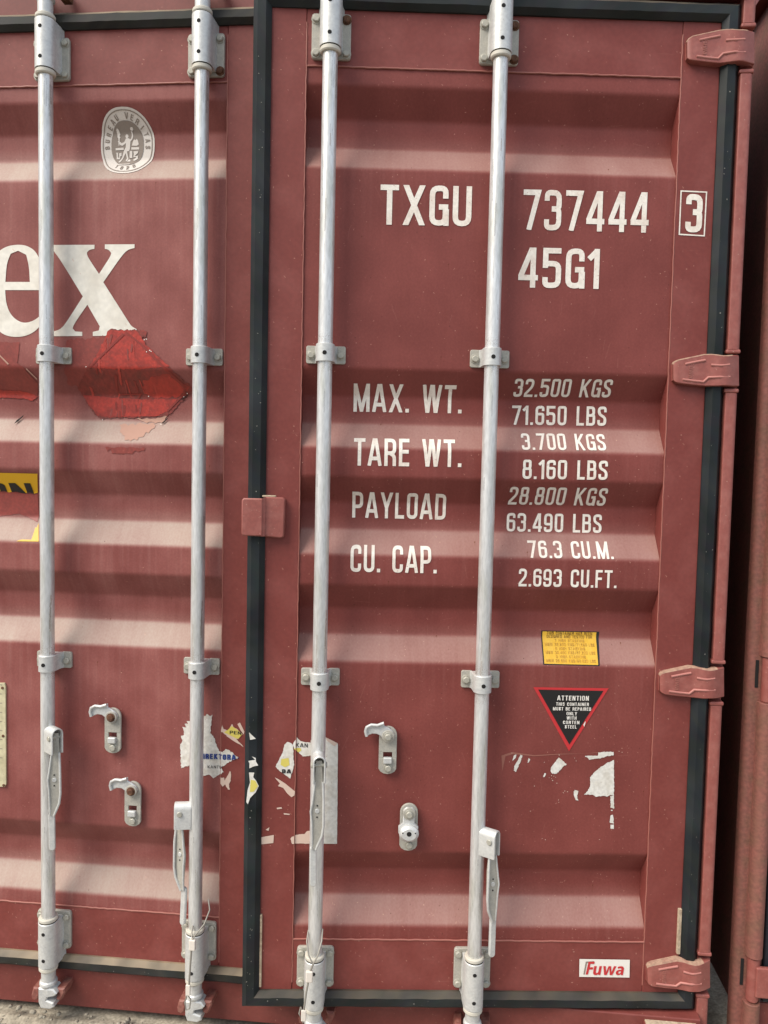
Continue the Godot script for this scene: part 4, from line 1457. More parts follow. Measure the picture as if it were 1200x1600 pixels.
func emblem(d: Dictionary) -> void:
	var c4 := pv([-0.275, 2.517, -0.278, 2.344, -0.368, 2.448, -0.216, 2.445, -0.292, 2.446])
	var ctr := Vector2((c4[2].x + c4[3].x) / 2, (c4[0].y + c4[1].y) / 2)
	var rx: float = (c4[3].x - c4[2].x) / 2
	var ry: float = (c4[0].y - c4[1].y) / 2
	decal("certification_emblem", [oval(ctr, rx, ry)], M.emblem, 0.0012, d, "white oval certification emblem with a standing figure")
	var ring := []
	for i in 48:
		var a: float = TAU * i / 48
		var b: float = TAU * (i + 1) / 48
		var oa := oval(ctr, rx * 0.93, ry * 0.94, 48)
		var ob := oval(ctr, rx * 0.895, ry * 0.915, 48)
		ring.append(PackedVector2Array([oa[i], oa[(i + 1) % 48], ob[(i + 1) % 48], ob[i]]))
	ring.append(oval(ctr, rx * 0.60, ry * 0.68))
	ring.append_array(ring_text("BUREAU VERITAS", ctr, rx * 0.755, ry * 0.80, PI * 1.03, -PI * 0.03, ry * 0.155, rx * 0.22))
	ring.append_array(ring_text("1828", ctr, rx * 0.755, ry * 0.80, PI * 1.36, PI * 1.64, ry * 0.13, rx * 0.22))
	decal("certification_emblem", ring, M.emblem_dark, 0.0019, d)
	var fig := []
	var sc := Vector2(rx / 500.0, ry / 612.0)
	for q in [[530, 560, 545, 520, 580, 525, 590, 570, 570, 600, 540, 595], [540, 600, 590, 600, 620, 620, 640, 600, 650, 520, 640, 470, 665, 470, 675, 560, 660, 620, 625, 660, 615, 800, 600, 840, 560, 850, 590, 990, 560, 1045, 540, 1040, 560, 980, 535, 880, 480, 1000, 440, 1085, 415, 1070, 470, 960, 500, 840, 540, 760, 540, 690, 480, 740, 440, 730, 390, 660, 405, 640, 460, 690, 510, 670],
			[375, 450, 395, 420, 420, 440, 440, 520, 420, 560, 440, 580, 425, 600, 420, 740, 405, 740, 400, 600, 385, 580], [635, 430, 660, 405, 690, 415, 695, 445, 670, 465, 645, 455], [350, 785, 500, 775, 500, 820, 350, 825], [640, 770, 785, 770, 785, 815, 640, 815],
			[650, 740, 665, 680, 680, 640, 700, 620, 710, 640, 740, 615, 760, 640, 780, 720, 740, 745], [350, 870, 395, 870, 395, 970, 415, 970, 415, 880, 460, 870, 460, 930, 435, 940, 430, 1000, 370, 1000, 365, 890], [610, 840, 660, 840, 660, 975, 610, 975],
			[680, 850, 765, 840, 765, 880, 700, 940, 765, 930, 765, 1000, 700, 1050, 680, 1020, 740, 960, 680, 960, 690, 900], [560, 1060, 600, 1000, 630, 1020, 630, 1060], [435, 1120, 640, 1112, 640, 1130, 560, 1135, 435, 1140]]:
		var r := PackedVector2Array()
		for p in pv(q):
			r.append(ctr + Vector2((p.x - 568.0) * sc.x, -(p.y - 725.0) * sc.y))
		fig.append(r)
	decal("certification_emblem", fig, M.emblem, 0.0028, d)


func build_right(d: Dictionary) -> void:
	var o: Node3D = d.node
	door_leaf(d, 0.100, 1.290, 0.130, 2.735)
	gasket(d, 0.0925, 0.116, 1.316, 2.752, 0.0455, 0.24, 72)
	for u in [0.287, 0.708]:
		rod_guide(d, u, 2.638, true, [2, 3] if u > 0.5 else [3])
		rod_guide(d, u, 0.229, false)
		rod_clamp(d, u, 1.851)
		rod_clamp(d, u, 1.015)
	handle_catch(d, 0.468, 0.865, false, false, "upper right galvanised catch, its hook swung to the left")
	handle_catch(d, 0.528, 0.658, true, false, "lower right galvanised catch, its hook folded down over the plate")
	# overlap tab in the middle of the leaf's free edge
	var tb := MB.new()
	var ta := pv([0.086, 1.481, 0.135, 1.481, 0.135, 1.384, 0.084, 1.385, 0.081, 1.390, 0.081, 1.476])
	tb.extrude(ta, 0.024, 0.033, 0.003, true)
	var tc := pv([0.138, 1.485, 0.182, 1.484, 0.189, 1.480, 0.190, 1.473, 0.188, 1.389, 0.187, 1.382, 0.178, 1.379, 0.136, 1.383])
	tb.extrude(tc, 0.0, 0.020, 0.003, true)
	tb.quads(Vector3(ta[1].x - 0.003, ta[1].y, 0.033), Vector3(ta[2].x - 0.003, ta[2].y, 0.033), Vector3(tc[7].x + 0.003, tc[7].y, 0.0195), Vector3(tc[0].x + 0.003, tc[0].y, 0.0195), Vector3(0.5, 0, 1), Vector3(0.5, 0, 1), Vector3(0.5, 0, 1), Vector3(0.5, 0, 1))
	part("overlap_tab", tb, M.hinge, o, "stepped red steel tab lapping over the gasket")
	var td := MB.new()
	td.box(Vector3((tc[0].x + tc[1].x) / 2 - 0.012, tc[0].y + 0.001, 0.010), Vector3(0.036, 0.006, 0.014), 0.003)
	part("dust_ledge", td, M.dust, o)
	# gasket retaining strips
	var rs := MB.new()
	rs.box(Vector3(0.1405, 0.27, 0.002), Vector3(0.006, 0.20, 0.008), 0.001)
	part("gasket_strip", rs, M.dust, o)
	rs = MB.new()
	rs.box(Vector3(1.2655, 0.335, 0.003), Vector3(0.009, 0.125, 0.010), 0.001)
	part("gasket_strip", rs, M.dust, o)
	# hinges
	var hm := hinge_meshes()
	var emb := word("Fuwa", 0.012, 0.0012)
	for v in [2.637, 1.833, 1.020, 0.222]:
		var h := part_mesh("hinge", hm.blade, M.hinge, o)
		h.position.y = v
		part_mesh("rib", hm.rib, M.hinge_rib, h)
		part_mesh("dust_ledge", hm.dust, M.hinge_dust, h)
		var tw := part_mesh("lettering", emb, M.bead, h)
		tw.position = Vector3(1.224, 0.0, 0.0205)
		tw.rotation.z = -PI / 2
	# serial number, type and weights
	var lines := [
		["TXGU", pv([0.418, 2.184, 0.416, 2.284, 0.651, 2.186])], ["737444", pv([0.783, 2.181, 0.781, 2.282, 1.107, 2.183])], ["45G1", pv([0.776, 2.036, 0.773, 2.137, 0.984, 2.037])],
		["MAX. WT.", pv([0.359, 1.712, 0.359, 1.784, 0.645, 1.714])], ["TARE WT.", pv([0.363, 1.570, 0.361, 1.641, 0.643, 1.572])], ["PAYLOAD", pv([0.361, 1.432, 0.360, 1.502, 0.610, 1.431])], ["CU. CAP.", pv([0.360, 1.293, 0.359, 1.362, 0.586, 1.293])],
		["32.500 KGS", pv([0.779, 1.761, 0.772, 1.805, 1.035, 1.765])], ["71.650 LBS", pv([0.779, 1.687, 0.777, 1.738, 1.031, 1.690])], ["3.700 KGS", pv([0.801, 1.620, 0.806, 1.664, 1.023, 1.623])], ["8.160 LBS", pv([0.803, 1.545, 0.801, 1.595, 1.026, 1.547])],
		["28.800 KGS", pv([0.775, 1.476, 0.767, 1.524, 1.034, 1.478])], ["63.490 LBS", pv([0.774, 1.403, 0.773, 1.453, 1.029, 1.404])], ["76.3 CU.M.", pv([0.827, 1.338, 0.831, 1.381, 1.052, 1.339])], ["2.693 CU.FT.", pv([0.802, 1.263, 0.801, 1.310, 1.061, 1.263])]]
	for e in lines:
		decal("lettering", lay(text_polys(e[0], 0.136, 0.115), e[1]), M.letter, 0.0010, d, "white stencilled " + e[0])
	decal("lettering", lay(text_polys("3", 0.155), pv([1.200, 2.186, 1.196, 2.282, 1.243, 2.185])), M.letter, 0.0010, d, "white check digit 3 in a box")
	var bx := pv([1.184, 2.290, 1.253, 2.289, 1.252, 2.176, 1.184, 2.178])
	var fr := []
	for i in 4:
		var a: Vector2 = bx[i]
		var b: Vector2 = bx[(i + 1) % 4]
		var mid: Vector2 = (bx[0] + bx[2]) / 2
		var k := 0.0033
		var na: Vector2 = a + Vector2(signf(mid.x - a.x), signf(mid.y - a.y)) * k
		var nb: Vector2 = b + Vector2(signf(mid.x - b.x), signf(mid.y - b.y)) * k
		fr.append(PackedVector2Array([a, b, nb, na]))
	decal("lettering", fr, M.letter, 0.0010, d, "white box round the check digit")
	# yellow stacking sticker
	var ys := pv([0.877, 1.137, 1.034, 1.137, 1.025, 1.054, 0.875, 1.055])
	decal("stacking_sticker", [ys], M.black, 0.0010, d)
	var yi := pv([0.880, 1.135, 1.026, 1.135, 1.021, 1.056, 0.878, 1.057])
	decal("stacking_sticker", [yi], M.yellow, 0.0018, d, "yellow sticker with small stacking instructions")
	var rows := ["THIS CONTAINER HAS BEEN", "DESIGNED AND TESTED FOR", "7 HIGH STACKING", "MGW 32.500 KGS/71.650 LBS", "8 HIGH STACKING", "MGW 30.480 KGS/67.200 LBS", "9 HIGH STACKING", "MGW 26.680 KGS/58.820 LBS"]
	var inky := []
	var faint := []
	for k in rows.size():
		var f: float = (k + 0.85) / 8.3
		var a: Vector2 = yi[0].lerp(yi[3], f)
		var b: Vector2 = yi[1].lerp(yi[2], f)
		var wd: float = (b - a).length() * (0.84 if k < 2 else (0.55 if k % 2 == 0 else 0.92))
		var got := centred(rows[k], (a + b) / 2, 0.0085 if k < 2 else 0.007, wd, 0.11, 0.16)
		if k < 2:
			inky.append_array(got)
		else:
			faint.append_array(got)
	decal("lettering", inky, M.yellow_ink, 0.0026, d)
	decal("lettering", faint, M.yellow_faint, 0.0026, d)
	# black warning triangle
	var tri := pv([0.850, 0.995, 1.051, 0.995, 0.951, 0.824])
	decal("warning_triangle", [tri], M.sign_red, 0.0012, d, "black warning triangle with a red border")
	var ti := pv([0.863, 0.989, 1.037, 0.988, 0.951, 0.842])
	decal("warning_triangle", [ti], M.black, 0.0020, d)
	var wt := []
	for e in [["ATTENTION", 892, 1092, 48, 7.5], ["THIS CONTAINER", 891.5, 1100.5, 50, 5.2], ["MUST BE REPAIRED", 891, 1108, 58, 5.2], ["ONLY", 891, 1115.5, 16, 5.2], ["WITH", 891, 1122.5, 15, 5.2], ["CORTEN", 890.5, 1129.5, 25, 5.2], ["STEEL", 890, 1136.5, 18, 5.2]]:
		wt.append_array(centred(e[0], Vector2(tri[2].x + (e[1] - 889.0) / 572.0, tri[2].y + (1173.0 - e[2]) / 590.0), e[4] / 585.0, e[3] / 572.0, 0.155, 0.16))
	decal("lettering", wt, M.sign_white, 0.0028, d)
	decal("lettering", [pv([0.986, 0.896, 0.991, 0.906, 0.992, 0.903, 0.989, 0.891])], M.sign_white, 0.0029, d)
	# hinge maker's sticker low on the door
	var fs := pv([0.999, 0.253, 1.136, 0.252, 1.137, 0.202, 1.000, 0.203])
	decal("maker_sticker", [fs], M.sign_white, 0.0012, d, "small white sticker with red italic lettering")
	var fm: Vector2 = (fs[0] + fs[2]) / 2
	var big := word("F", 0.036, 0.0004)
	var fa := part_mesh("lettering", big, M.sign_red, o)
	fa.transform = Transform3D(Basis(Vector3(0.82, 0, 0), Vector3(0.18, 1, 0), Vector3(0, 0, 1)), Vector3(fm.x - 0.0400, fm.y + 0.000, 0.0022))
	var fb := part_mesh("lettering", word("uwa", 0.0315, 0.0004), M.sign_red, o)
	fb.transform = Transform3D(Basis(Vector3(1, 0, 0), Vector3(0.14, 1, 0), Vector3(0, 0, 1)), Vector3(fm.x + 0.0115, fm.y - 0.003, 0.0022))
	decal("lettering", [pv([1.011, 0.210, 1.016, 0.244, 1.020, 0.244, 1.015, 0.210]), pv([1.016, 0.246, 1.039, 0.248, 1.038, 0.244, 1.016, 0.242])], M.emblem_dark, 0.0018, d)
	# paper strip behind the third rod and other torn paper
	decal("torn_paper", [ragged(pv([0.264, 0.843, 0.303, 0.852, 0.336, 0.834, 0.339, 0.563, 0.268, 0.562]), 0.0003, 0.02, 31)], M.paper, 0.0012, d, "tall white paper strip behind the rod handle")
	decal("torn_paper", [pv([0.303, 0.852, 0.336, 0.836, 0.327, 0.828, 0.308, 0.842])], M.paper_pink, 0.0022, d)
	decal("torn_paper", [ragged(pv([0.215, 0.577, 0.219, 0.583, 0.238, 0.588, 0.252, 0.589, 0.259, 0.597, 0.268, 0.598, 0.268, 0.562, 0.220, 0.563]), 0.0004, 0.008, 32)], M.paper_pink, 0.0016, d, "torn lower corner of the paper strip")
	decal("torn_paper", [ragged(pv([0.218, 0.833, 0.227, 0.851, 0.237, 0.841, 0.248, 0.838, 0.264, 0.836, 0.267, 0.802, 0.244, 0.799, 0.221, 0.821]), 0.0006, 0.008, 33)], M.paper, 0.0014, d, "torn white scrap with black letters")
	decal("lettering", within(lay(text_polys("KANT", 0.12, 0.13), pv([0.225, 0.825, 0.225, 0.836, 0.267, 0.823])), pv([0.223, 0.839, 0.258, 0.838, 0.258, 0.820, 0.223, 0.821])), M.ink, 0.0022, d)
	decal("torn_paper", [pv([0.220, 0.822, 0.238, 0.822, 0.240, 0.815, 0.232, 0.810])], M.paper_yellow, 0.0018, d)
	decal("torn_paper", [ragged(pv([0.195, 0.831, 0.203, 0.839, 0.213, 0.836, 0.218, 0.831, 0.221, 0.783, 0.222, 0.777, 0.212, 0.740, 0.183, 0.761, 0.173, 0.772, 0.186, 0.800, 0.191, 0.809]), 0.0006, 0.008, 34)], M.paper, 0.0012, d, "torn scrap with yellow print on the stile")
	decal("torn_paper", [pv([0.188, 0.793, 0.207, 0.796, 0.210, 0.777, 0.198, 0.771, 0.186, 0.777])], M.paper_yellow, 0.0018, d)
	decal("lettering", lay(text_polys("DA", 0.2, 0.14), pv([0.190, 0.755, 0.190, 0.766, 0.214, 0.755])), M.ink, 0.0024, d)
	decal("torn_paper", [pv([0.171, 0.743, 0.180, 0.739, 0.199, 0.727, 0.225, 0.706, 0.224, 0.695, 0.216, 0.690, 0.204, 0.701, 0.194, 0.715, 0.180, 0.720, 0.185, 0.727]), pv([0.115, 0.576, 0.171, 0.587, 0.170, 0.565, 0.124, 0.559])], M.paper_pink, 0.0012, d, "pink paper shreds on the stile")
	decal("torn_paper", [pv([0.177, 0.661, 0.190, 0.663, 0.192, 0.659, 0.179, 0.657]), pv([0.196, 0.647, 0.213, 0.645, 0.211, 0.642, 0.197, 0.643]), pv([0.149, 0.601, 0.159, 0.608, 0.157, 0.598])], M.paper_pink, 0.0014, d)
	# scraps on the gasket
	decal("torn_paper", [pv([0.105, 0.870, 0.110, 0.865, 0.123, 0.853, 0.108, 0.850]), pv([0.113, 0.806, 0.123, 0.802, 0.124, 0.792, 0.130, 0.782, 0.119, 0.780, 0.107, 0.774, 0.107, 0.787, 0.104, 0.794, 0.122, 0.797])], M.paper, 0.0010, d, "small white paper scraps on the black gasket", 0.0190)
	decal("torn_paper", [pv([0.106, 0.763, 0.120, 0.763, 0.117, 0.751, 0.125, 0.741, 0.132, 0.727, 0.124, 0.710, 0.110, 0.695, 0.104, 0.678, 0.100, 0.684, 0.103, 0.716, 0.109, 0.736])], M.paper, 0.0010, d, "white and yellow paper scrap low on the gasket", 0.0190)
	decal("torn_paper", [pv([0.111, 0.744, 0.123, 0.742, 0.130, 0.727, 0.119, 0.712, 0.109, 0.711])], M.paper_yellow, 0.0014, d, "", 0.0192)
	# white sticker torn off, low on the right
	var bits := [pv([1.030, 0.822, 1.070, 0.824, 1.071, 0.815, 1.051, 0.811, 1.034, 0.805, 1.017, 0.803, 1.005, 0.801, 1.004, 0.806, 0.994, 0.810, 0.996, 0.812, 1.016, 0.812, 1.030, 0.812]), pv([1.072, 0.802, 1.076, 0.705, 1.066, 0.706, 1.058, 0.701, 1.044, 0.703, 1.028, 0.700, 1.018, 0.706, 0.995, 0.706, 1.006, 0.718, 1.011, 0.731, 1.010, 0.752, 1.018, 0.764, 1.032, 0.778, 1.052, 0.792]),
		pv([1.066, 0.703, 1.076, 0.705, 1.078, 0.668, 1.068, 0.671, 1.068, 0.688]), pv([1.069, 0.665, 1.076, 0.666, 1.074, 0.662, 1.070, 0.663]), pv([1.070, 0.650, 1.076, 0.651, 1.079, 0.627, 1.068, 0.630, 1.069, 0.642]), pv([1.070, 0.624, 1.079, 0.625, 1.080, 0.612, 1.071, 0.613]),
		pv([0.924, 0.806, 0.934, 0.799, 0.946, 0.787, 0.937, 0.781, 0.929, 0.771, 0.921, 0.762, 0.910, 0.761, 0.904, 0.768, 0.905, 0.779, 0.914, 0.791]), pv([0.805, 0.810, 0.811, 0.812, 0.810, 0.804, 0.801, 0.795]), pv([0.822, 0.812, 0.827, 0.810, 0.824, 0.796, 0.816, 0.778, 0.812, 0.765, 0.805, 0.768, 0.806, 0.781, 0.816, 0.797]), pv([0.844, 0.803, 0.848, 0.800, 0.846, 0.793, 0.841, 0.790]), pv([0.888, 0.763, 0.892, 0.762, 0.888, 0.752, 0.884, 0.752]),
		pv([0.970, 0.719, 0.980, 0.716, 0.977, 0.703, 0.981, 0.689, 0.974, 0.690, 0.968, 0.705, 0.967, 0.713])]
	for i in bits.size():
		bits[i] = ragged(bits[i], 0.0007, 0.006, 60 + i)
		decal("sticker_remnant", [bits[i]], M.paper, 0.0012, d, "white remnant of a torn-off sticker below the triangle" if i == 1 else "")
	decal("sticker_remnant", chips_at(pv([0.967, 0.805, 0.944, 0.715, 0.951, 0.713, 0.940, 0.710, 0.925, 0.813, 0.907, 0.756, 0.913, 0.755, 0.918, 0.752, 0.907, 0.748, 0.922, 0.736, 0.886, 0.792, 0.793, 0.792, 0.799, 0.816, 0.971, 0.798, 0.910, 0.743, 0.901, 0.750, 0.862, 0.727, 1.085, 0.826, 1.093, 0.823, 0.853, 0.659, 0.928, 0.690, 0.929, 0.684, 0.887, 0.584, 0.896, 0.581, 1.042, 0.583]), 0.0013, 77), M.paper_pink, 0.0012, d)
	decal("sticker_remnant", [pv([0.771, 0.809, 0.799, 0.819, 0.859, 0.811, 0.925, 0.816, 0.993, 0.818, 1.030, 0.822, 1.030, 0.820, 0.925, 0.814, 0.859, 0.808, 0.802, 0.813, 0.782, 0.807, 0.775, 0.766])], M.film_rub, 0.0009, d, "rubbed outline where the sticker sat")


func build_seals(al: Transform3D, ar: Transform3D) -> void:
	var t := thing("wire_seal", "looped wire seal with a pale crimp hanging from the rod left of the gasket", "wire seal", al * Transform3D(Basis.IDENTITY, Vector3(-0.08, 0.05, 0.09)), "wire seals on the locking rods")
	seal(t, pv([-0.017, 0.378, -0.010, 0.354, -0.019, 0.324, -0.040, 0.298, -0.048, 0.286]), pv([-0.059, 0.314, -0.054, 0.297, -0.048, 0.286]), pv([-0.048, 0.286, -0.046, 0.258]), pv([-0.050, 0.258, -0.053, 0.211, -0.056, 0.157, -0.060, 0.133]), pv([-0.060, 0.133, -0.051, 0.118, -0.054, 0.092, -0.063, 0.088, -0.067, 0.109, -0.060, 0.133]), 0.085)
	var t2 := thing("wire_seal", "thin wire seal looped round the rod right of the gasket, tail hanging low", "wire seal", ar * Transform3D(Basis.IDENTITY, Vector3(0.27, 0.05, 0.09)), "wire seals on the locking rods")
	seal(t2, pv([0.307, 0.358, 0.306, 0.334, 0.297, 0.308, 0.286, 0.288]), pv([0.270, 0.354, 0.267, 0.333, 0.274, 0.310, 0.286, 0.288]), pv([0.279, 0.269, 0.275, 0.243]), pv([0.275, 0.243, 0.270, 0.214, 0.265, 0.171, 0.263, 0.132]), pv([0.256, 0.173, 0.252, 0.156, 0.260, 0.135, 0.263, 0.159, 0.256, 0.173]), 0.085)


func seal(t: Node3D, a: PackedVector2Array, b: PackedVector2Array, crimp: PackedVector2Array, tail: PackedVector2Array, loop: PackedVector2Array, w: float) -> void:
	var inv := Vector3(-0.08 if t.name == "wire_seal" else 0.27, 0.05, 0.09)
	var st := MB.new()
	for path in [a, b, tail, loop]:
		st = MB.new()
		var pts := []
		var n: int = path.size()
		for i in n:
			var z := w
			if (path == a or path == b):
				z = lerpf(0.045, w, smoothstep(0.0, 0.8, float(i) / (n - 1)))
			pts.append(Vector3(path[i].x, path[i].y, z) - inv)
		st.tube(pts, 0.0020 if path != tail else 0.0026, 7)
		part("cable", st, M.cable, t)
	st = MB.new()
	st.tube([Vector3(a[a.size() - 1].x, a[a.size() - 1].y, w) - inv, Vector3(crimp[0].x, crimp[0].y, w) - inv], 0.0026, 7)
	part("cable", st, M.cable, t)
	var cr := MB.new()
	var m: Vector2 = (crimp[0] + crimp[1]) / 2
	cr.box(Vector3(m.x, m.y, w) - inv, Vector3(0.018, 0.030, 0.011), 0.003)
	part("crimp", cr, M.tag, t)
	var tg := MB.new()
	var q: Vector2 = (tail[tail.size() - 1] + tail[tail.size() - 2]) / 2
	tg.box(Vector3(q.x, q.y, w + 0.001) - inv, Vector3(0.013, 0.030, 0.006), 0.002)
	part("tag", tg, M.tag, t)


func build_container() -> void:
	var t := thing("shipping_container", "oxide-red shipping container whose frame carries both doors", "shipping container", Transform3D.IDENTITY, "containers standing side by side")
	var sl := MB.new()
	sl.box(Vector3(0.085, 0.0585, -0.080), Vector3(2.46, 0.117, 0.150), 0.004)
	part("sill", sl, M.frame, t)
	var hd := MB.new()
	hd.box(Vector3(0.085, 2.85, -0.095), Vector3(2.46, 0.17, 0.150), 0.004)
	part("header", hd, M.frame, t)
	for x in [-1.155, 1.3225]:
		var cp := MB.new()
		cp.box(Vector3(x, 1.465, -0.125), Vector3(0.050, 2.93, 0.120), 0.004)
		part("corner_post", cp, M.frame, t)
	var ends := [[-0.02, 0.168], [0.276, 0.969], [1.071, 1.788], [1.879, 2.586], [2.689, 2.92]]
	for e in ends:
		var g := MB.new()
		var sec := PackedVector2Array()
		sec.append(Vector2(0.0155, -0.030))
		sec.append_array(arc2(Vector2(0.0055, 0.004), 0.010, 0.0, PI / 2, 5))
		sec.append_array(arc2(Vector2(-0.0125, 0.011), 0.003, PI / 2, PI, 3))
		sec.append(Vector2(-0.0155, -0.030))
		g.xf = Transform3D(Basis.IDENTITY, Vector3(1.3265, 0, -0.047))
		along_y(g, sec, e[0] + 0.010, e[1] - 0.010)
		part("hinge_guard", g, M.hinge, t)
		for y in [e[0], e[1] - 0.009]:
			var cl := MB.new()
			cl.box(Vector3(1.3255, y + 0.0045, -0.053), Vector3(0.037, 0.011, 0.042), 0.004)
			part("hinge_lug", cl, M.hinge, t)
	for s in [-1.17, 1.335]:
		var w := MB.new()
		w.box(Vector3(s, 1.465, -3.2), Vector3(0.02, 2.93, 6.1), 0.002)
		part("side_wall", w, M.frame, t)
	var rf := MB.new()
	rf.box(Vector3(0.085, 2.925, -3.2), Vector3(2.46, 0.02, 6.1), 0.002)
	part("roof", rf, M.frame, t)
	var fl := MB.new()
	fl.box(Vector3(0.085, 0.06, -3.2), Vector3(2.46, 0.05, 6.1), 0.002)
	part("floor", fl, M.frame, t)
	var en := MB.new()
	en.box(Vector3(0.085, 1.465, -6.25), Vector3(2.49, 2.93, 0.03), 0.002)
	part("end_wall", en, M.frame, t)
	# dusty foot of the right corner post
	var cf := MB.new()
	cf.box(Vector3(1.235, 0.050, -0.010), Vector3(0.140, 0.106, 0.090), 0.004)
	part("corner_fitting", cf, M.frame, t)
	var cd := MB.new()
	cd.box(Vector3(1.235, 0.1035, 0.006), Vector3(0.134, 0.006, 0.056), 0.002)
	part("dust_ledge", cd, M.dust, t)
	# keepers for the rod cams on sill and header
	for x in [-0.479, -0.056, 0.285, 0.705]:
		for top in [0, 1]:
			for shape in [pv([-0.042, 0.084, -0.026, 0.084, -0.022, 0.070, -0.026, 0.052, -0.036, 0.044, -0.046, 0.048, -0.048, 0.060]), pv([0.028, 0.088, 0.050, 0.088, 0.052, 0.078, 0.044, 0.058, 0.036, 0.050, 0.026, 0.054, 0.026, 0.062, 0.034, 0.070])]:
				var k := MB.new()
				if top == 1:
					k.xf = Transform3D(Basis(Vector3(1, 0, 0), Vector3(0, -1, 0), Vector3(0, 0, 1)), Vector3(x, 2.872, 0))
				else:
					k.xf = Transform3D(Basis.IDENTITY, Vector3(x, 0, 0))
				k.extrude(shape, -0.010, 0.046, 0.004)
				part("cam_keeper", k, M.keeper if top == 0 else M.rust, t)


func build_neighbour() -> void:
	var t := thing("shipping_container", "rust-stained reddish container standing close on the right", "shipping container", Transform3D(Basis.IDENTITY, Vector3(1.424, 0, -0.095)), "containers standing side by side")
	var cp := MB.new()
	var sec := PackedVector2Array()
	sec.append(Vector2(0.0, -0.030))
	sec.append_array(arc2(Vector2(0.016, -0.016), 0.016, PI, PI / 2, 6))
	sec.append(Vector2(0.040, 0.0))
	sec.append(Vector2(0.075, -0.004))
	sec.append(Vector2(0.075, -0.030))
	along_y(cp, sec, -0.02, 2.93)
	part("corner_post", cp, M.neigh, t)
	for e in [[-0.02, 0.125], [0.255, 0.960], [1.085, 1.80], [1.92, 2.62]]:
		var g := MB.new()
		var s2 := PackedVector2Array()
		s2.append(Vector2(0.0245, -0.02))
		s2.append_array(arc2(Vector2(0.0, 0.0), 0.0215, 0.0, PI, 10))
		s2.append(Vector2(-0.0245, -0.02))
		g.xf = Transform3D(Basis.IDENTITY, Vector3(0.049, 0, 0.008))
		along_y(g, s2, e[0], e[1])
		part("hinge_guard", g, M.neigh, t)
	for y in [0.190, 1.022, 1.860, 2.675]:
		var h := MB.new()
		h.lathe([Vector2(0.0, -0.062), Vector2(0.014, -0.062), Vector2(0.0165, -0.058), Vector2(0.0165, 0.060), Vector2(0.0, 0.060)], 18, Vector3(0.049, y, 0.008))
		h.box(Vector3(0.115, y, 0.022), Vector3(0.13, 0.085, 0.014), 0.004)
		part("hinge", h, M.hinge, t)
		var so := MB.new()
		so.box(Vector3(0.0225, y + 0.012, 0.0006), Vector3(0.0085, 0.075, 0.003), 0.0008)
		part("hinge_slot", so, M.hole, t)
	var gs := MB.new()
	gs.col = Color8(44, 46, 50).srgb_to_linear()
	gs.box(Vector3(0.102, 1.42, -0.010), Vector3(0.050, 2.60, 0.030), 0.008)
	part("rubber_gasket", gs, M.rubber, t)
	var dr := MB.new()
	dr.box(Vector3(0.70, 1.42, -0.045), Vector3(1.15, 2.60, 0.06), 0.003)
	part("door", dr, M.paint, t)
	var sw := MB.new()
	sw.box(Vector3(0.062, 1.465, -3.10), Vector3(0.02, 2.90, 6.14), 0.002)
	part("side_wall", sw, M.neigh, t)
	var rf := MB.new()
	rf.box(Vector3(1.22, 2.92, -3.2), Vector3(2.4, 0.02, 6.1), 0.002)
	part("roof", rf, M.frame, t)
	var hs := MB.new()
	hs.box(Vector3(1.22, 0.055, -0.06), Vector3(2.29, 0.11, 0.10), 0.003)
	part("end_frame", hs, M.frame, t)
	hs = MB.new()
	hs.box(Vector3(1.22, 2.83, -0.06), Vector3(2.29, 0.18, 0.10), 0.003)
	part("end_frame", hs, M.frame, t)


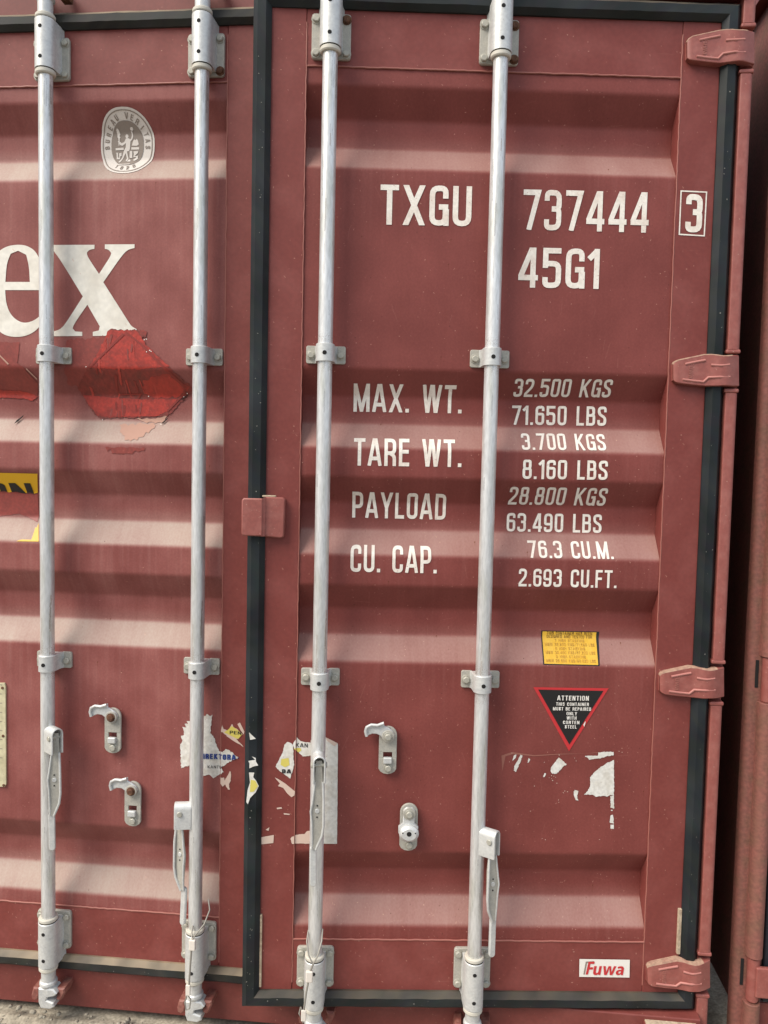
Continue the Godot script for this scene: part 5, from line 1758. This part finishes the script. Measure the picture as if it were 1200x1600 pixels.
func build_ground() -> void:
	var st := MB.new()
	var nz := noise(1.0, 81, 5)
	var xs := []
	var zs := []
	var x := -60.0
	while x <= 60.0:
		xs.append(x)
		x += 0.022 if x > -1.2 and x < 1.5 else (0.3 if absf(x) < 4.0 else 6.0)
	var z := -20.0
	while z <= 60.0:
		zs.append(z)
		z += 0.022 if z > -0.10 and z < 0.45 else (0.1 if z > -0.4 and z < 2.0 else 4.0)
	var hgt := func(a: float, b: float) -> float:
		var near: float = 1.0 - smoothstep(2.0, 6.0, Vector2(a, b).length())
		var heap: float = -0.026 + 0.024 * smoothstep(0.0, -0.6, a)
		return heap + near * (nz.get_noise_2d(a * 4.0, b * 4.0) * 0.020 + nz.get_noise_2d(a * 22.0, b * 22.0) * 0.010) - (0.02 if b < -0.05 else 0.0)
	var P := []
	for i in xs.size():
		var row := []
		for j in zs.size():
			row.append(Vector3(xs[i], hgt.call(xs[i], zs[j]), zs[j]))
		P.append(row)
	for i in xs.size() - 1:
		for j in zs.size() - 1:
			var a: Vector3 = P[i][j]
			var b: Vector3 = P[i + 1][j]
			var c: Vector3 = P[i + 1][j + 1]
			var d: Vector3 = P[i][j + 1]
			var n: Vector3 = (c - a).cross(b - a).normalized()
			if n.y < 0:
				n = -n
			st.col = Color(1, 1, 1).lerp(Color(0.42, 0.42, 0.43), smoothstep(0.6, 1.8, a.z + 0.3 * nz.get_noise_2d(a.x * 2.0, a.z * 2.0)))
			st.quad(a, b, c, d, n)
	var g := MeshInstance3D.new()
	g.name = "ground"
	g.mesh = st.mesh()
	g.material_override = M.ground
	g.set_meta("kind", "structure")
	g.set_meta("label", "pale dusty earth in front of the containers")
	add_child(g)
	var ms := MB.new()
	var r := RandomNumberGenerator.new()
	r.seed = 4
	var dirs := []
	for i in 7:
		for j in 4:
			dirs.append(0.0)
	var rad := []
	for i in 9:
		var line := []
		for j in 6:
			line.append(r.randf_range(0.7, 1.15))
		rad.append(line)
	for i in 8:
		for j in 5:
			var q := []
			for e in [[i, j], [i + 1, j], [i + 1, j + 1], [i, j + 1]]:
				var la: float = PI * (e[1] / 5.0 - 0.5)
				var lo: float = TAU * (e[0] % 8) / 8.0
				var k: float = rad[e[0] % 8][e[1]] if e[1] > 0 and e[1] < 5 else 0.8
				q.append(Vector3(cos(la) * cos(lo), sin(la) * 0.7, cos(la) * sin(lo)) * k)
			var nn: Vector3 = (q[0] + q[1] + q[2] + q[3]).normalized()
			ms.quad(q[0], q[1], q[2], q[3], nn)
	var mm := MultiMesh.new()
	mm.transform_format = MultiMesh.TRANSFORM_3D
	mm.mesh = ms.mesh()
	mm.instance_count = 1500
	for i in 1500:
		var px := r.randf_range(-1.3, 0.9)
		var pz := r.randf_range(0.012, 0.6) if i > 500 else r.randf_range(0.012, 0.16)
		var s: float = 0.0022 + 0.009 * pow(r.randf(), 5.0)
		var b := Basis.from_euler(Vector3(r.randf() * 0.6, r.randf() * TAU, r.randf() * 0.6)).scaled(Vector3(s, s * r.randf_range(0.6, 1.0), s))
		mm.set_instance_transform(i, Transform3D(b, Vector3(px, hgt.call(px, pz) + s * 0.25, pz)))
	var mi := MultiMeshInstance3D.new()
	mi.name = "gravel"
	mi.multimesh = mm
	mi.material_override = M.stone
	mi.set_meta("kind", "stuff")
	mi.set_meta("label", "loose grey stones and grit along the container's foot")
	mi.set_meta("category", "gravel")
	add_child(mi)
